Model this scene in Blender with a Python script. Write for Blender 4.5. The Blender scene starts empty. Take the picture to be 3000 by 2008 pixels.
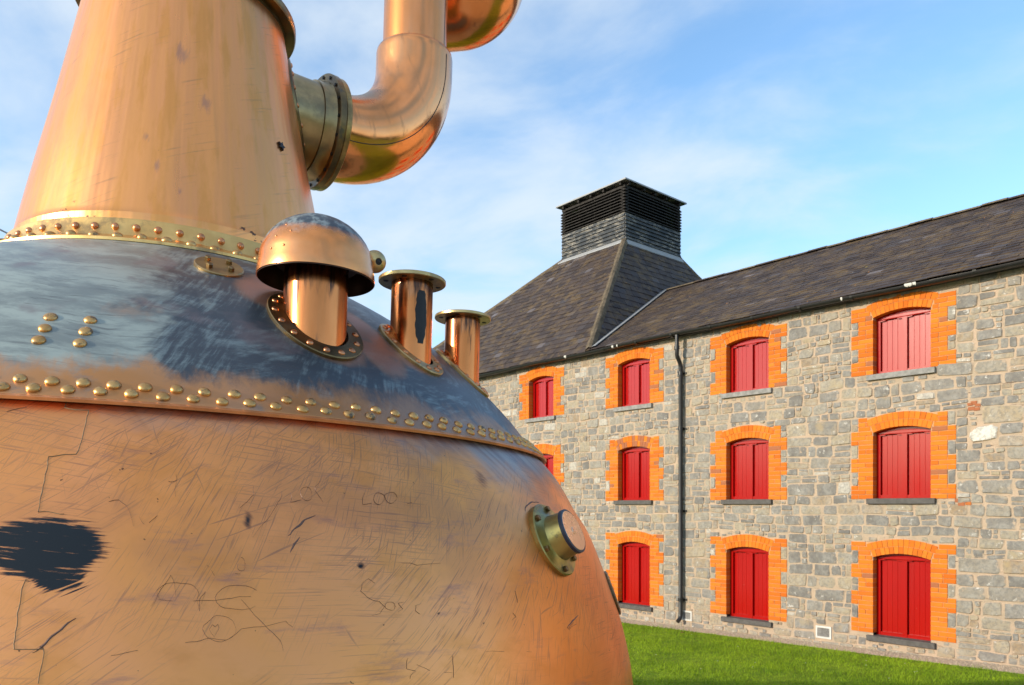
import bpy, bmesh, math, random
import numpy as np
from mathutils import Vector, Matrix, noise as mnoise

rnd = random.Random(7)
SC = bpy.context.scene
COL = SC.collection
R = math.radians
PI = math.pi

# ---------------------------------------------------------------- camera
EYE = 2.38
cam_d = bpy.data.cameras.new('camera')
cam = bpy.data.objects.new('camera', cam_d)
COL.objects.link(cam)
cam.location = (0, 0, EYE)
cam.rotation_euler = (R(90), 0, 0)
cam_d.sensor_width = 36.0
cam_d.lens = 27.02
cam_d.shift_y = 0.1596
cam_d.dof.use_dof = True
cam_d.dof.focus_distance = 2.7
cam_d.dof.aperture_fstop = 9.0
cam_d.clip_start = 0.05
cam_d.clip_end = 3000
SC.camera = cam

# ---------------------------------------------------------------- light
SUN_EL, SUN_DIR = 17.0, Vector((-0.891, -0.454))          # direction towards the sun on the ground
SC.view_settings.view_transform = 'Standard'
SC.view_settings.look = 'None'
SC.view_settings.gamma = 1
SC.view_settings.use_curve_mapping = False
SC.view_settings.exposure = 0.90
world = bpy.data.worlds.new('World')
SC.world = world
world.use_nodes = True
sun_az = math.atan2(SUN_DIR.x, SUN_DIR.y)                  # from +Y clockwise


class Nodes:
    """small helper to write node trees as expressions"""
    def __init__(self, nt):
        self.nt = nt
        nt.nodes.clear()

    def new(self, typ, **kw):
        n = self.nt.nodes.new(typ)
        for k, v in kw.items():
            setattr(n, k, v)
        return n

    def put(self, sock, val):
        if val is None:
            return
        if hasattr(val, 'is_output') or isinstance(val, bpy.types.NodeSocket):
            self.nt.links.new(val, sock)
        else:
            if isinstance(val, (tuple, list)) and len(val) == 3 and sock.type == 'RGBA':
                val = (*val, 1)
            sock.default_value = val

    def math(self, op, a, b=0.0, c=None, clamp=False):
        n = self.new('ShaderNodeMath', operation=op, use_clamp=clamp)
        self.put(n.inputs[0], a)
        self.put(n.inputs[1], b)
        if c is not None:
            self.put(n.inputs[2], c)
        return n.outputs[0]

    def add(self, a, b): return self.math('ADD', a, b)
    def sub(self, a, b): return self.math('SUBTRACT', a, b)
    def mul(self, a, b): return self.math('MULTIPLY', a, b)

    def vmath(self, op, a, b=None, s=None):
        n = self.new('ShaderNodeVectorMath', operation=op)
        self.put(n.inputs[0], a)
        if b is not None:
            self.put(n.inputs[1], b)
        if s is not None:
            self.put(n.inputs['Scale'], s)
        return n.outputs[0]

    def mapping(self, vec, scale=(1, 1, 1), rot=(0, 0, 0), loc=(0, 0, 0)):
        if any(rot):                                            # turn first, then stretch
            r = self.new('ShaderNodeMapping')
            self.put(r.inputs['Vector'], vec)
            r.inputs['Rotation'].default_value = rot
            vec = r.outputs[0]
        n = self.new('ShaderNodeMapping')
        self.put(n.inputs['Vector'], vec)
        n.inputs['Scale'].default_value = scale
        n.inputs['Location'].default_value = loc
        return n.outputs[0]

    def noise(self, vec, scale=1, detail=4, rough=0.5, dist=0.0, color=False):
        n = self.new('ShaderNodeTexNoise')
        self.put(n.inputs['Vector'], vec)
        n.inputs['Scale'].default_value = scale
        n.inputs['Detail'].default_value = detail
        n.inputs['Roughness'].default_value = rough
        n.inputs['Distortion'].default_value = dist
        return n.outputs['Color' if color else 'Fac']

    def ramp(self, fac, stops, interp='LINEAR'):
        n = self.new('ShaderNodeValToRGB')
        n.color_ramp.interpolation = interp
        el = n.color_ramp.elements
        while len(el) < len(stops):
            el.new(0.5)
        for e, (p, c) in zip(el, stops):
            e.position = p
            e.color = (*c, 1) if isinstance(c, (tuple, list)) else (c, c, c, 1)
        self.put(n.inputs[0], fac)
        return n.outputs['Color']

    def step(self, x, lo, hi):
        n = self.new('ShaderNodeMapRange', interpolation_type='SMOOTHSTEP')
        self.put(n.inputs['Value'], x)
        self.put(n.inputs['From Min'], lo)
        self.put(n.inputs['From Max'], hi)
        return n.outputs[0]

    def mix(self, fac, a, b, mode='MIX'):
        n = self.new('ShaderNodeMix', data_type='RGBA', blend_type=mode)
        n.clamp_factor = True
        self.put(n.inputs[0], fac)
        self.put(n.inputs[6], a)
        self.put(n.inputs[7], b)
        return n.outputs[2]

    def fmix(self, fac, a, b):
        n = self.new('ShaderNodeMix', data_type='FLOAT')
        self.put(n.inputs[0], fac)
        self.put(n.inputs[2], a)
        self.put(n.inputs[3], b)
        return n.outputs[0]

    def bump(self, h, strength=0.3, dist=0.01):
        n = self.new('ShaderNodeBump')
        n.inputs['Strength'].default_value = strength
        n.inputs['Distance'].default_value = dist
        self.put(n.inputs['Height'], h)
        return n.outputs[0]

    def attr(self, name, out='Fac'):
        n = self.new('ShaderNodeAttribute', attribute_name=name)
        return n.outputs[out]

    def pos(self):
        return self.new('ShaderNodeNewGeometry').outputs['Position']

    def obj(self):
        return self.new('ShaderNodeTexCoord').outputs['Object']

    def uv(self):
        return self.new('ShaderNodeTexCoord').outputs['UV']

    def sep(self, v):
        n = self.new('ShaderNodeSeparateXYZ')
        self.put(n.inputs[0], v)
        return n.outputs

    def comb(self, x, y, z=0.0):
        n = self.new('ShaderNodeCombineXYZ')
        self.put(n.inputs[0], x)
        self.put(n.inputs[1], y)
        self.put(n.inputs[2], z)
        return n.outputs[0]

    def out(self, col, rough=0.6, metal=0.0, normal=None, spec=0.5, aniso=None, coat=None):
        p = self.new('ShaderNodeBsdfPrincipled')
        self.put(p.inputs['Base Color'], col)
        self.put(p.inputs['Roughness'], rough)
        self.put(p.inputs['Metallic'], metal)
        self.put(p.inputs['Specular IOR Level'], spec)
        if normal is not None:
            self.put(p.inputs['Normal'], normal)
        if coat is not None:
            self.put(p.inputs['Coat Weight'], coat)
            p.inputs['Coat Roughness'].default_value = 0.12
        o = self.new('ShaderNodeOutputMaterial')
        self.nt.links.new(p.outputs[0], o.inputs[0])
        return p


def material(name):
    m = bpy.data.materials.new(name)
    m.use_nodes = True
    return m, Nodes(m.node_tree)


# sky: physical sky with thin wind-drawn cloud all the way round
w = Nodes(world.node_tree)
sky = w.new('ShaderNodeTexSky', sky_type='NISHITA', sun_disc=False)
sky.sun_elevation = R(SUN_EL)
sky.sun_rotation = sun_az
sky.air_density = 1.0
sky.dust_density = 1.2
sky.ozone_density = 1.0
d = w.new('ShaderNodeTexCoord').outputs['Generated']
dx, dy, dz = w.sep(d)
den = w.add(w.math('MAXIMUM', dz, 0.0), 0.22)
pl = w.comb(w.math('DIVIDE', dx, den), w.math('DIVIDE', dy, den), 0.0)
CLOUD = (4.6, 7.3, 0.0)
c1 = w.noise(w.mapping(pl, (1.0, 1.35, 1), (0, 0, R(24)), (3.1, 1.7, 0)), 2.6, 8, 0.55, 0.3)
c2 = w.noise(w.mapping(pl, (1, 1, 1), (0, 0, 0), CLOUD), 0.42, 2, 0.5)
cf = w.mul(w.step(w.add(w.mul(w.sub(c1, 0.5), 2.3), w.mul(w.sub(c2, 0.5), 2.0)), -0.60, 0.56), 0.80)
hz = w.sub(1.0, w.step(dz, -0.02, 0.42))
cf = w.math('MAXIMUM', cf, w.mul(w.mul(hz, hz), 0.85))
skyc = w.mix(1.0, sky.outputs[0], (0.89, 1.11, 1.25), 'MULTIPLY')
skycol = w.mix(cf, skyc, (3.00, 3.34, 3.66))
bg = w.new('ShaderNodeBackground')
w.put(bg.inputs['Color'], skycol)
bg.inputs['Strength'].default_value = 0.15
wo = w.new('ShaderNodeOutputWorld')
w.nt.links.new(bg.outputs[0], wo.inputs[0])

sun_d = bpy.data.lights.new('sun', 'SUN')
sun_d.energy = 2.4
sun_d.angle = R(0.6)
sun_d.color = (1.0, 0.87, 0.70)
sun = bpy.data.objects.new('sun', sun_d)
COL.objects.link(sun)
sv = Vector((SUN_DIR.x, SUN_DIR.y, math.tan(R(SUN_EL)) * SUN_DIR.length))
sun.rotation_euler = sv.to_track_quat('Z', 'Y').to_euler()
sun.location = (-30, -15, 25)


# ---------------------------------------------------------------- object helpers
def link(o, parent=None):
    COL.objects.link(o)
    if parent is not None:
        o.parent = parent
    return o


def tag(o, label=None, cat=None, group=None, kind=None):
    if label: o['label'] = label
    if cat: o['category'] = cat
    if group: o['group'] = group
    if kind: o['kind'] = kind
    return o


def empty(name, M, label, cat):
    o = bpy.data.objects.new(name, None)
    o.empty_display_size = 0.3
    COL.objects.link(o)
    o.matrix_world = M
    return tag(o, label, cat)


def smooth(me, on=True):
    me.polygons.foreach_set('use_smooth', [on] * len(me.polygons))
    me.update()


MLOC = {}                                                     # local matrices of parts, by object name


class MB:
    """collects verts / faces / per-vertex tint / uv into one mesh"""
    def __init__(self):
        self.v, self.f, self.t, self.r = [], [], [], []

    def add(self, vs, fs, tint=0.0, rim=None):
        b = len(self.v)
        self.v += [tuple(p) for p in vs]
        self.f += [tuple(i + b for i in f) for f in fs]
        self.t += [tint] * len(vs)
        self.r += rim if rim is not None else [0.0] * len(vs)
        return self

    def box(self, x0, x1, y0, y1, z0, z1, tint=0.0, M=None):
        vs = [Vector(p) for p in ((x0, y0, z0), (x1, y0, z0), (x1, y1, z0), (x0, y1, z0),
                                  (x0, y0, z1), (x1, y0, z1), (x1, y1, z1), (x0, y1, z1))]
        if M is not None:
            vs = [M @ p for p in vs]
        return self.add(vs, [(3, 2, 1, 0), (4, 5, 6, 7), (0, 1, 5, 4), (1, 2, 6, 5), (2, 3, 7, 6), (3, 0, 4, 7)], tint)

    def revolve(self, prof, n=24, M=None, a0=0.0, a1=2 * PI, tint=0.0):
        closed = abs(a1 - a0 - 2 * PI) < 1e-6
        cols = n if closed else n + 1
        vs = []
        for i in range(cols):
            a = a0 + (a1 - a0) * i / n
            for r, z in prof:
                p = Vector((r * math.cos(a), r * math.sin(a), z))
                vs.append(M @ p if M is not None else p)
        k = len(prof)
        fs = []
        for i in range(n):
            j = (i + 1) % cols
            for q in range(k - 1):
                fs.append((i * k + q, j * k + q, j * k + q + 1, i * k + q + 1))
        return self.add(vs, fs, tint)

    def tube(self, pts, rad, n=12, caps=True, tint=0.0):
        pts = [Vector(p) for p in pts]
        rr = rad if isinstance(rad, (list, tuple)) else [rad] * len(pts)
        vs, fs = [], []
        up = None
        for i, p in enumerate(pts):
            tn = (pts[min(i + 1, len(pts) - 1)] - pts[max(i - 1, 0)]).normalized()
            if up is None:
                up = tn.orthogonal().normalized()
            up = (up - tn * up.dot(tn)).normalized()
            sd = tn.cross(up)
            for j in range(n):
                a = 2 * PI * j / n
                vs.append(p + (up * math.cos(a) + sd * math.sin(a)) * rr[i])
        for i in range(len(pts) - 1):
            for j in range(n):
                k = (j + 1) % n
                fs.append((i * n + j, i * n + k, (i + 1) * n + k, (i + 1) * n + j))
        if caps:
            fs.append(tuple(range(n - 1, -1, -1)))
            fs.append(tuple((len(pts) - 1) * n + j for j in range(n)))
        return self.add(vs, fs, tint)

    def mesh(self, name, mat, sm=False):
        me = bpy.data.meshes.new(name)
        me.from_pydata(self.v, [], self.f)
        me.update()
        at = me.attributes.new('tint', 'FLOAT', 'POINT')
        at.data.foreach_set('value', self.t)
        if any(self.r):
            ar = me.attributes.new('rim', 'FLOAT', 'POINT')
            ar.data.foreach_set('value', self.r)
        if mat is not None:
            me.materials.append(mat)
        if sm:
            smooth(me)
        return me

    def build(self, name, mat, parent=None, sm=False, kind=None, M=None):
        o = bpy.data.objects.new(name, self.mesh(name, mat, sm))
        link(o, parent)
        if M is not None:
            o.matrix_local = M
            MLOC[o.name] = M.copy()
        if kind:
            o['kind'] = kind
        return o


def recalc(o):
    bm = bmesh.new()
    bm.from_mesh(o.data)
    bmesh.ops.recalc_face_normals(bm, faces=bm.faces)
    bm.to_mesh(o.data)
    bm.free()
    return o


def auto_smooth(o, angle=40):
    """smooth shading with edges steeper than angle kept sharp"""
    me = o.data
    bm = bmesh.new()
    bm.from_mesh(me)
    bmesh.ops.recalc_face_normals(bm, faces=bm.faces)
    lim = R(angle)
    for e in bm.edges:
        if len(e.link_faces) == 2:
            e.smooth = e.calc_face_angle(0) < lim
    for f in bm.faces:
        f.smooth = True
    bm.to_mesh(me)
    bm.free()
    return o


def inst(me, name, parent, M):
    o = bpy.data.objects.new(name, me)
    link(o, parent)
    o.matrix_local = M
    MLOC[o.name] = M.copy()
    return o


def frame(origin, nrm, up=Vector((0, 0, 1))):
    """matrix whose Z is nrm, at origin"""
    z = nrm.normalized()
    x = up.cross(z)
    if x.length < 1e-5:
        x = Vector((1, 0, 0))
    x.normalize()
    y = z.cross(x)
    M = Matrix((x, y, z)).transposed().to_4x4()
    M.translation = origin
    return M


# ================================================================= materials
def still_uv(n):
    x, y, z = n.sep(n.obj())
    u = n.mul(n.math('ARCTAN2', y, x), 2.0)
    return u, z, n.comb(u, z, 0.0)


def spot(n, u, v, u0, v0, ru, rv, warp=None):
    a = n.math('DIVIDE', n.sub(u, u0), ru)
    b = n.math('DIVIDE', n.sub(v, v0), rv)
    r = n.math('SQRT', n.add(n.mul(a, a), n.mul(b, b)))
    if warp is not None:
        r = n.add(r, warp)
    return r


def scratch(n, vec, rot, scale, lo, hi, seed, warp=0.25, mask=(0.5, 0.62), mscale=1.6):
    """fine, slightly curved brush and wire-wool marks running one way"""
    wv = n.vmath('SCALE', n.noise(vec, 1.1, 2, color=True), s=warp)
    v2 = n.vmath('ADD', vec, wv)
    m = n.mapping(v2, scale, (0, 0, R(rot)), (seed, seed * 1.7, seed * 0.3))
    s = n.step(n.noise(m, 1.0, 3, 0.55), lo, hi)
    k = n.step(n.noise(n.mapping(vec, (1, 1, 1), (0, 0, 0), (seed * 3.1, seed, 0)), mscale, 3), *mask)
    return n.mul(s, k)


def make_body_copper():
    m, n = material('worn_copper_sheet')
    u, v, p = still_uv(n)
    t1 = n.noise(p, 1.3, 6, 0.55, 0.4)
    t2 = n.noise(n.mapping(p, (1, 1, 1), (0, 0, 0), (4, 9, 2)), 2.6, 5, 0.6)
    col = n.mix(n.step(t1, 0.36, 0.66), (0.90, 0.365, 0.140), (0.88, 0.350, 0.092))
    col = n.mix(n.mul(n.step(t2, 0.48, 0.66), 0.65), col, (0.64, 0.265, 0.105))
    t3 = n.noise(n.mapping(p, (1, 1.6, 1), (0, 0, R(15)), (14, 2, 2)), 3.4, 6, 0.62)
    col = n.mix(n.mul(n.step(t3, 0.50, 0.66), 0.65), col, (0.74, 0.285, 0.078))
    refl_tint = n.mul(n.step(u, R(-44) * 2, R(-24) * 2), n.sub(1.0, n.step(v, 2.02, 2.34)))  # reflection of darker, warmer surroundings put into the copper colour
    col = n.mix(n.mul(refl_tint, n.fmix(n.step(t2, 0.35, 0.6), 0.55, 1.0)), col, (0.70, 0.225, 0.040))
    dark = (0.20, 0.115, 0.10)
    s1 = scratch(n, p, -40, (9.0, 230, 1), 0.54, 0.68, 1.3, 0.14, (0.42, 0.58))
    s2 = scratch(n, p, 6, (6.0, 210, 1), 0.55, 0.70, 5.1, 0.10, (0.42, 0.58))
    s3 = scratch(n, p, -66, (9.0, 240, 1), 0.55, 0.68, 8.7, 0.16, (0.45, 0.60), 2.2)
    s4 = scratch(n, p, -20, (2.5, 75, 1), 0.67, 0.73, 2.9, 0.25, (0.40, 0.55))
    s5 = scratch(n, p, 70, (3.0, 80, 1), 0.68, 0.73, 6.3, 0.3, (0.40, 0.55))
    sc = n.math('MAXIMUM', n.math('MAXIMUM', n.mul(s1, 0.52), n.mul(s2, 0.52)),
                n.math('MAXIMUM', n.mul(s3, 0.5), n.math('MAXIMUM', n.mul(s4, 0.5), n.mul(s5, 0.42))))
    col = n.mix(sc, col, dark)
    # purple-brown tarnish smudges
    sm = n.mul(n.step(n.noise(n.mapping(p, (1.2, 4.4, 1), (0, 0, 0), (7, 3, 0)), 2.4, 8, 0.72), 0.55, 0.72), 0.62)
    col = n.mix(sm, col, (0.34, 0.16, 0.14))
    # dark speckle pits
    pit = n.step(n.noise(p, 46, 2, 0.5), 0.735, 0.76)
    col = n.mix(n.mul(pit, 0.8), col, (0.05, 0.035, 0.03))
    # blue-grey bloom under the seam
    edge = n.add(v, n.mul(n.sub(n.noise(n.mapping(p, (1.0, 1.4, 1)), 2.6, 5, 0.6), 0.5), 0.42))
    side = n.step(u, R(-58) * 2, R(-30) * 2)
    bl = n.mul(n.step(edge, n.fmix(side, 2.60, 2.42), n.fmix(side, 2.70, 2.62)), n.fmix(side, 0.42, 0.9))
    bloom = n.mix(n.step(n.noise(n.mapping(p, (3, 26, 1), (0, 0, R(50))), 1.0, 4), 0.42, 0.62), (0.22, 0.25, 0.26), (0.10, 0.12, 0.15))
    col = n.mix(bl, col, bloom)
    # the big blackened patch with its brushed edge
    wz = n.mul(n.sub(n.noise(n.mapping(p, (5, 110, 1), (0, 0, R(4))), 1.0, 5, 0.65), 0.5), 1.25)
    wz2 = n.mul(n.sub(n.noise(p, 9, 4, 0.6), 0.5), 0.6)
    bs = n.sub(1.0, n.step(spot(n, u, v, R(-73.4) * 2, 2.250, 0.122, 0.076, n.add(wz, wz2)), 0.90, 1.10))
    bs2 = n.sub(1.0, n.step(spot(n, u, v, R(-72.4) * 2, 2.172, 0.050, 0.030, n.mul(n.sub(n.noise(n.mapping(p, (8, 110, 1), (0, 0, R(-28))), 1.0, 4, 0.6), 0.5), 2.6)), 0.8, 1.05))
    wy = n.mul(n.sub(n.noise(n.mapping(p, (40, 3, 1), (0, 0, R(-50))), 1.0, 3), 0.5), 1.2)
    bs3 = n.sub(1.0, n.step(spot(n, u, v, R(-60.7) * 2, 2.33, 0.016, 0.030, n.mul(wy, 1.6)), 0.2, 1.0))
    bs4 = n.sub(1.0, n.step(spot(n, u, v, R(-52.6) * 2, 2.20, 0.014, 0.012, n.mul(wy, 1.4)), 0.2, 1.0))
    bs5 = n.mul(n.sub(1.0, n.step(spot(n, u, v, R(-35.5) * 2, 2.50, 0.040, 0.045, n.mul(wy, 2.0)), 0.1, 1.1)), 0.6)
    blk = n.math('MAXIMUM', n.math('MAXIMUM', bs, bs2), n.math('MAXIMUM', n.math('MAXIMUM', bs3, bs4), bs5))
    hol = n.mul(n.step(n.noise(n.mapping(p, (7, 120, 1), (0, 0, R(7)), (3, 1, 0)), 1.0, 5, 0.65), 0.60, 0.68), 0.75)
    blk = n.mul(blk, n.sub(1.0, hol))
    col = n.mix(blk, col, (0.016, 0.023, 0.031))
    rough = n.add(n.fmix(blk, 0.36, 0.62), n.add(n.mul(n.sub(t2, 0.5), 0.16), n.mul(sc, 0.15)))
    metal = n.sub(0.93, n.add(n.mul(blk, 0.93), n.mul(bl, 0.45)))
    h = n.add(n.noise(p, 0.9, 2), n.mul(sc, -0.012))
    n.out(col, rough, metal, n.bump(h, 0.25, 0.05), n.fmix(blk, 0.5, 0.12))
    return m


def make_shoulder_copper():
    m, n = material('patinated_copper_shoulder')
    u, v, p = still_uv(n)
    wp = n.vmath('ADD', p, n.vmath('SCALE', n.noise(p, 1.7, 4, color=True), s=0.12))
    st = n.noise(n.mapping(wp, (2.6, 15, 1), (0, 0, R(5)), (2, 1, 0)), 1.0, 8, 0.72)
    st2 = n.noise(n.mapping(wp, (5.0, 90, 1), (0, 0, R(4)), (5, 3, 0)), 1.0, 4, 0.6)
    big = n.noise(n.mapping(p, (1.0, 1.8, 1), (0, 0, 0), (1.2, 6.3, 0)), 1.9, 5, 0.6, 0.8)
    sw = n.noise(n.mapping(wp, (7, 40, 1), (0, 0, R(-52)), (3, 2, 0)), 1.0, 6, 0.7)
    lt, md, dk = (0.325, 0.375, 0.345), (0.185, 0.215, 0.21), (0.052, 0.065, 0.082)
    # darker to the right of the plate, paler to the left
    right = n.step(n.add(u, n.mul(n.sub(big, 0.5), 0.9)), R(-72) * 2, R(-58) * 2)
    base = n.mix(n.step(st, 0.38, 0.62), md, lt)
    sw2 = n.noise(n.mapping(wp, (6, 34, 1), (0, 0, R(-14)), (8, 5, 0)), 1.0, 7, 0.72)
    swm = n.fmix(n.step(n.noise(n.vmath('ADD', p, (4, 4, 0)), 2.0, 3), 0.44, 0.56), sw, sw2)
    dkm = n.mix(n.step(n.add(n.mul(st, 0.45), n.mul(swm, 0.6)), 0.50, 0.66), dk, (0.17, 0.22, 0.235))
    k = n.step(n.add(n.mul(right, 0.62), n.mul(big, 0.70)), 0.38, 0.74)
    col = n.mix(k, base, dkm)
    col = n.mix(n.mul(n.step(st2, 0.56, 0.70), 0.6), col, (0.07, 0.075, 0.085))
    col = n.mix(n.mul(n.step(n.noise(n.mapping(p, (1, 2, 1), (0, 0, 0), (9, 1, 0)), 2.2, 4, 0.6), 0.57, 0.68), 0.6), col, (0.16, 0.125, 0.135))
    # bare copper along the rivets, round the pipes and in worn places
    cop = n.mix(n.step(n.noise(p, 3.0, 4), 0.4, 0.65), (0.62, 0.28, 0.10), (0.60, 0.31, 0.16))
    ed = n.add(v, n.mul(n.sub(n.noise(n.mapping(p, (1.6, 1.0, 1), (0, 0, 0), (0.4, 3, 0)), 2.4, 7, 0.66), 0.5), 0.40))
    c1 = n.sub(1.0, n.step(ed, 2.735, 2.83))
    c1 = n.mul(c1, n.fmix(n.step(u, R(-60) * 2, R(-38) * 2), 1.0, 0.55))
    wn = n.mul(n.sub(n.noise(p, 3.2, 4, 0.6), 0.5), 0.9)
    halos = None
    for uu, vv, ru, rv in ((-51.5, 3.21, 0.20, 0.12), (-39.5, 3.06, 0.14, 0.16), (-47.6, 2.99, 0.16, 0.09), (-33, 3.03, 0.13, 0.08)):
        s = n.sub(1.0, n.step(spot(n, u, v, R(uu) * 2, vv, ru, rv, wn), 0.7, 1.15))
        halos = s if halos is None else n.math('MAXIMUM', halos, s)
    wear = n.mul(n.step(n.noise(n.mapping(p, (1, 1.6, 1), (0, 0, 0), (11, 5, 0)), 1.7, 5, 0.6), 0.63, 0.75), 0.35)
    bare = n.math('MAXIMUM', n.math('MAXIMUM', c1, n.mul(halos, 0.72)), wear)
    cop = n.mix(halos, cop, (0.50, 0.27, 0.20))
    grime = n.step(n.noise(n.mapping(p, (2, 3, 1), (0, 0, 0), (4, 4, 0)), 4.0, 5, 0.6), 0.55, 0.68)
    cop = n.mix(n.mul(grime, 0.55), cop, (0.26, 0.25, 0.23))
    col = n.mix(bare, col, cop)
    rough = n.add(0.40, n.mul(n.sub(st, 0.5), 0.25))
    metal = n.fmix(bare, 0.32, 0.88)
    n.out(col, rough, metal, n.bump(n.add(n.noise(p, 1.1, 2), n.mul(st2, 0.02)), 0.2, 0.04))
    return m


def make_neck_copper():
    m, n = material('golden_copper_neck')
    u, v, p = still_uv(n)
    t = n.noise(n.mapping(p, (3.4, 0.7, 1), (0, 0, R(6))), 1.0, 5, 0.55, 0.3)
    t2 = n.noise(n.mapping(p, (1.6, 1.1, 1), (0, 0, 0), (3, 8, 0)), 2.4, 5, 0.6)
    col = n.mix(n.step(t, 0.36, 0.64), (0.97, 0.400, 0.130), (0.95, 0.385, 0.150))
    col = n.mix(n.mul(n.step(t2, 0.48, 0.64), 0.75), col, (0.84, 0.345, 0.092))
    brush = n.mul(n.step(n.noise(n.mapping(p, (1.5, 60, 1), (0, 0, R(-9)), (2, 2, 0)), 1, 4), 0.55, 0.72),
                  n.step(n.noise(p, 2.0, 3), 0.46, 0.62))
    col = n.mix(n.mul(brush, 0.35), col, (0.33, 0.17, 0.10))
    sc = n.noise(n.mapping(p, (14, 6, 1), (0, 0, R(40))), 1.0, 4, 0.7)
    sm = None
    for a, z, ru, rv in ((-67, 4.50, 0.10, 0.05), (-57, 4.27, 0.10, 0.05), (-78, 4.04, 0.05, 0.03), (-74, 3.9, 0.04, 0.03), (-66, 3.79, 0.03, 0.02)):
        s = n.sub(1.0, n.step(spot(n, u, v, R(a) * 2, z, ru, rv, n.mul(n.sub(sc, 0.5), 3.2)), 0.0, 1.2))
        sm = s if sm is None else n.math('MAXIMUM', sm, s)
    col = n.mix(n.mul(sm, 0.55), col, (0.34, 0.19, 0.17))
    # black flaking line at the foot of the neck
    fl = n.noise(n.mapping(p, (6, 26, 1)), 1.0, 4, 0.6)
    ft = n.mul(n.mul(n.sub(1.0, n.step(v, 3.70, 3.725)), n.step(fl, 0.60, 0.64)), n.step(n.noise(p, 1.6, 2), 0.5, 0.56))
    col = n.mix(n.mul(ft, 0.9), col, (0.03, 0.035, 0.04))
    dots = n.step(n.noise(p, 34, 2), 0.745, 0.765)
    col = n.mix(n.mul(dots, 0.3), col, (0.3, 0.12, 0.06))
    wob = n.add(n.noise(n.mapping(p, (5, 0.8, 1)), 1.0, 2), n.mul(n.noise(p, 4.0, 3), 0.25))
    n.out(col, n.add(0.31, n.mul(n.sub(t2, 0.5), 0.2)), 0.95, n.bump(wob, 0.16, 0.03))
    return m


def make_pipe_copper(name, drip=0.0, rough=0.17, ca=(0.90, 0.36, 0.145), cb=(0.82, 0.295, 0.095)):
    m, n = material(name)
    o = n.obj()
    t = n.noise(n.mapping(o, (5, 5, 1.2)), 1.0, 5, 0.55)
    col = n.mix(n.step(t, 0.35, 0.66), ca, cb)
    col = n.mix(n.mul(n.step(n.noise(o, 3.2, 5, 0.6), 0.55, 0.70), 0.5), col, (0.58, 0.27, 0.14))
    st = n.noise(n.mapping(o, (30, 30, 3.5)), 1.0, 4, 0.65)
    col = n.mix(n.mul(n.step(st, 0.58, 0.72), 0.35 + drip * 0.3), col, (0.20, 0.10, 0.06))
    if drip:
        x, y, z = n.sep(o)
        top = n.step(n.add(z, n.mul(n.sub(st, 0.5), 0.75)), -0.13, 0.03)
        col = n.mix(n.mul(top, drip), col, (0.035, 0.028, 0.028))
    n.out(col, n.add(rough, n.mul(n.sub(t, 0.4), 0.22)), 0.97, n.bump(n.noise(n.mapping(o, (8, 8, 2)), 1.0, 3), 0.08, 0.02))
    return m


def make_brass(name, c0=(0.60, 0.43, 0.19), c1=(0.42, 0.31, 0.15), grime=0.5, rough=0.3, gs=7.0):
    m, n = material(name)
    o = n.pos()
    t = n.noise(o, 6.0, 5, 0.6)
    col = n.mix(n.step(t, 0.38, 0.64), c0, c1)
    g = n.step(n.noise(n.vmath('ADD', o, (5, 3, 1)), gs, 6, 0.68), 0.53, 0.64)
    col = n.mix(n.mul(g, grime), col, (0.055, 0.06, 0.055))
    n.out(col, n.add(rough, n.mul(t, 0.12)), n.sub(0.95, n.mul(g, grime * 0.6)), n.bump(t, 0.1, 0.01))
    return m


def simple(name, col, rough=0.6, metal=0.0, var=0.25, scale=6.0, bump=0.0, spec=0.5):
    m, n = material(name)
    o = n.pos()
    t = n.noise(o, scale, 5, 0.6)
    dk = tuple(c * (1 - var) for c in col)
    c = n.mix(n.step(t, 0.3, 0.7), col, dk)
    n.out(c, n.add(rough, n.mul(n.sub(t, 0.5), 0.15)), metal, n.bump(t, bump, 0.02) if bump else None, spec)
    return m


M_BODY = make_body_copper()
M_SHOULDER = make_shoulder_copper()
M_NECK = make_neck_copper()
M_PIPE = make_pipe_copper('polished_copper_pipe')
M_TUBE = make_pipe_copper('streaked_copper_tube', 0.9, 0.17, (0.76, 0.27, 0.095), (0.62, 0.20, 0.060))
M_BRASS = make_brass('tarnished_brass')
M_BRASS_BAND = make_brass('pale_brass_band', (0.86, 0.55, 0.20), (0.74, 0.44, 0.15), 0.55, 0.3, 3.6)
M_BRASS_OLD = make_brass('dark_bronze', (0.26, 0.175, 0.075), (0.13, 0.092, 0.050), 0.7, 0.30)
M_RIVET = make_brass('bronze_rivet_head', (0.66, 0.385, 0.145), (0.54, 0.29, 0.10), 0.85, 0.30, 30.0)
M_RIVET_CU = make_brass('copper_rivet_head', (0.72, 0.31, 0.14), (0.55, 0.22, 0.10), 0.5, 0.26, 22.0)
M_CAP_SHADE = simple('shade_dark_copper', (0.060, 0.030, 0.018), 0.45, 0.5, 0.5, 12)
M_BLACK = simple('blackened_metal', (0.02, 0.02, 0.022), 0.5, 0.3)
M_SCRATCH = simple('scratch_line', (0.13, 0.08, 0.065), 0.5, 0.5)
M_SOLDER = simple('verdigris_solder_line', (0.30, 0.225, 0.13), 0.6, 0.2, 0.4, 30)
M_GASKET = simple('dark_blue_gasket', (0.025, 0.035, 0.06), 0.45)
M_LIP = simple('bright_copper_lip', (0.80, 0.33, 0.13), 0.45, 0.85, 0.35, 9)

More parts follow.
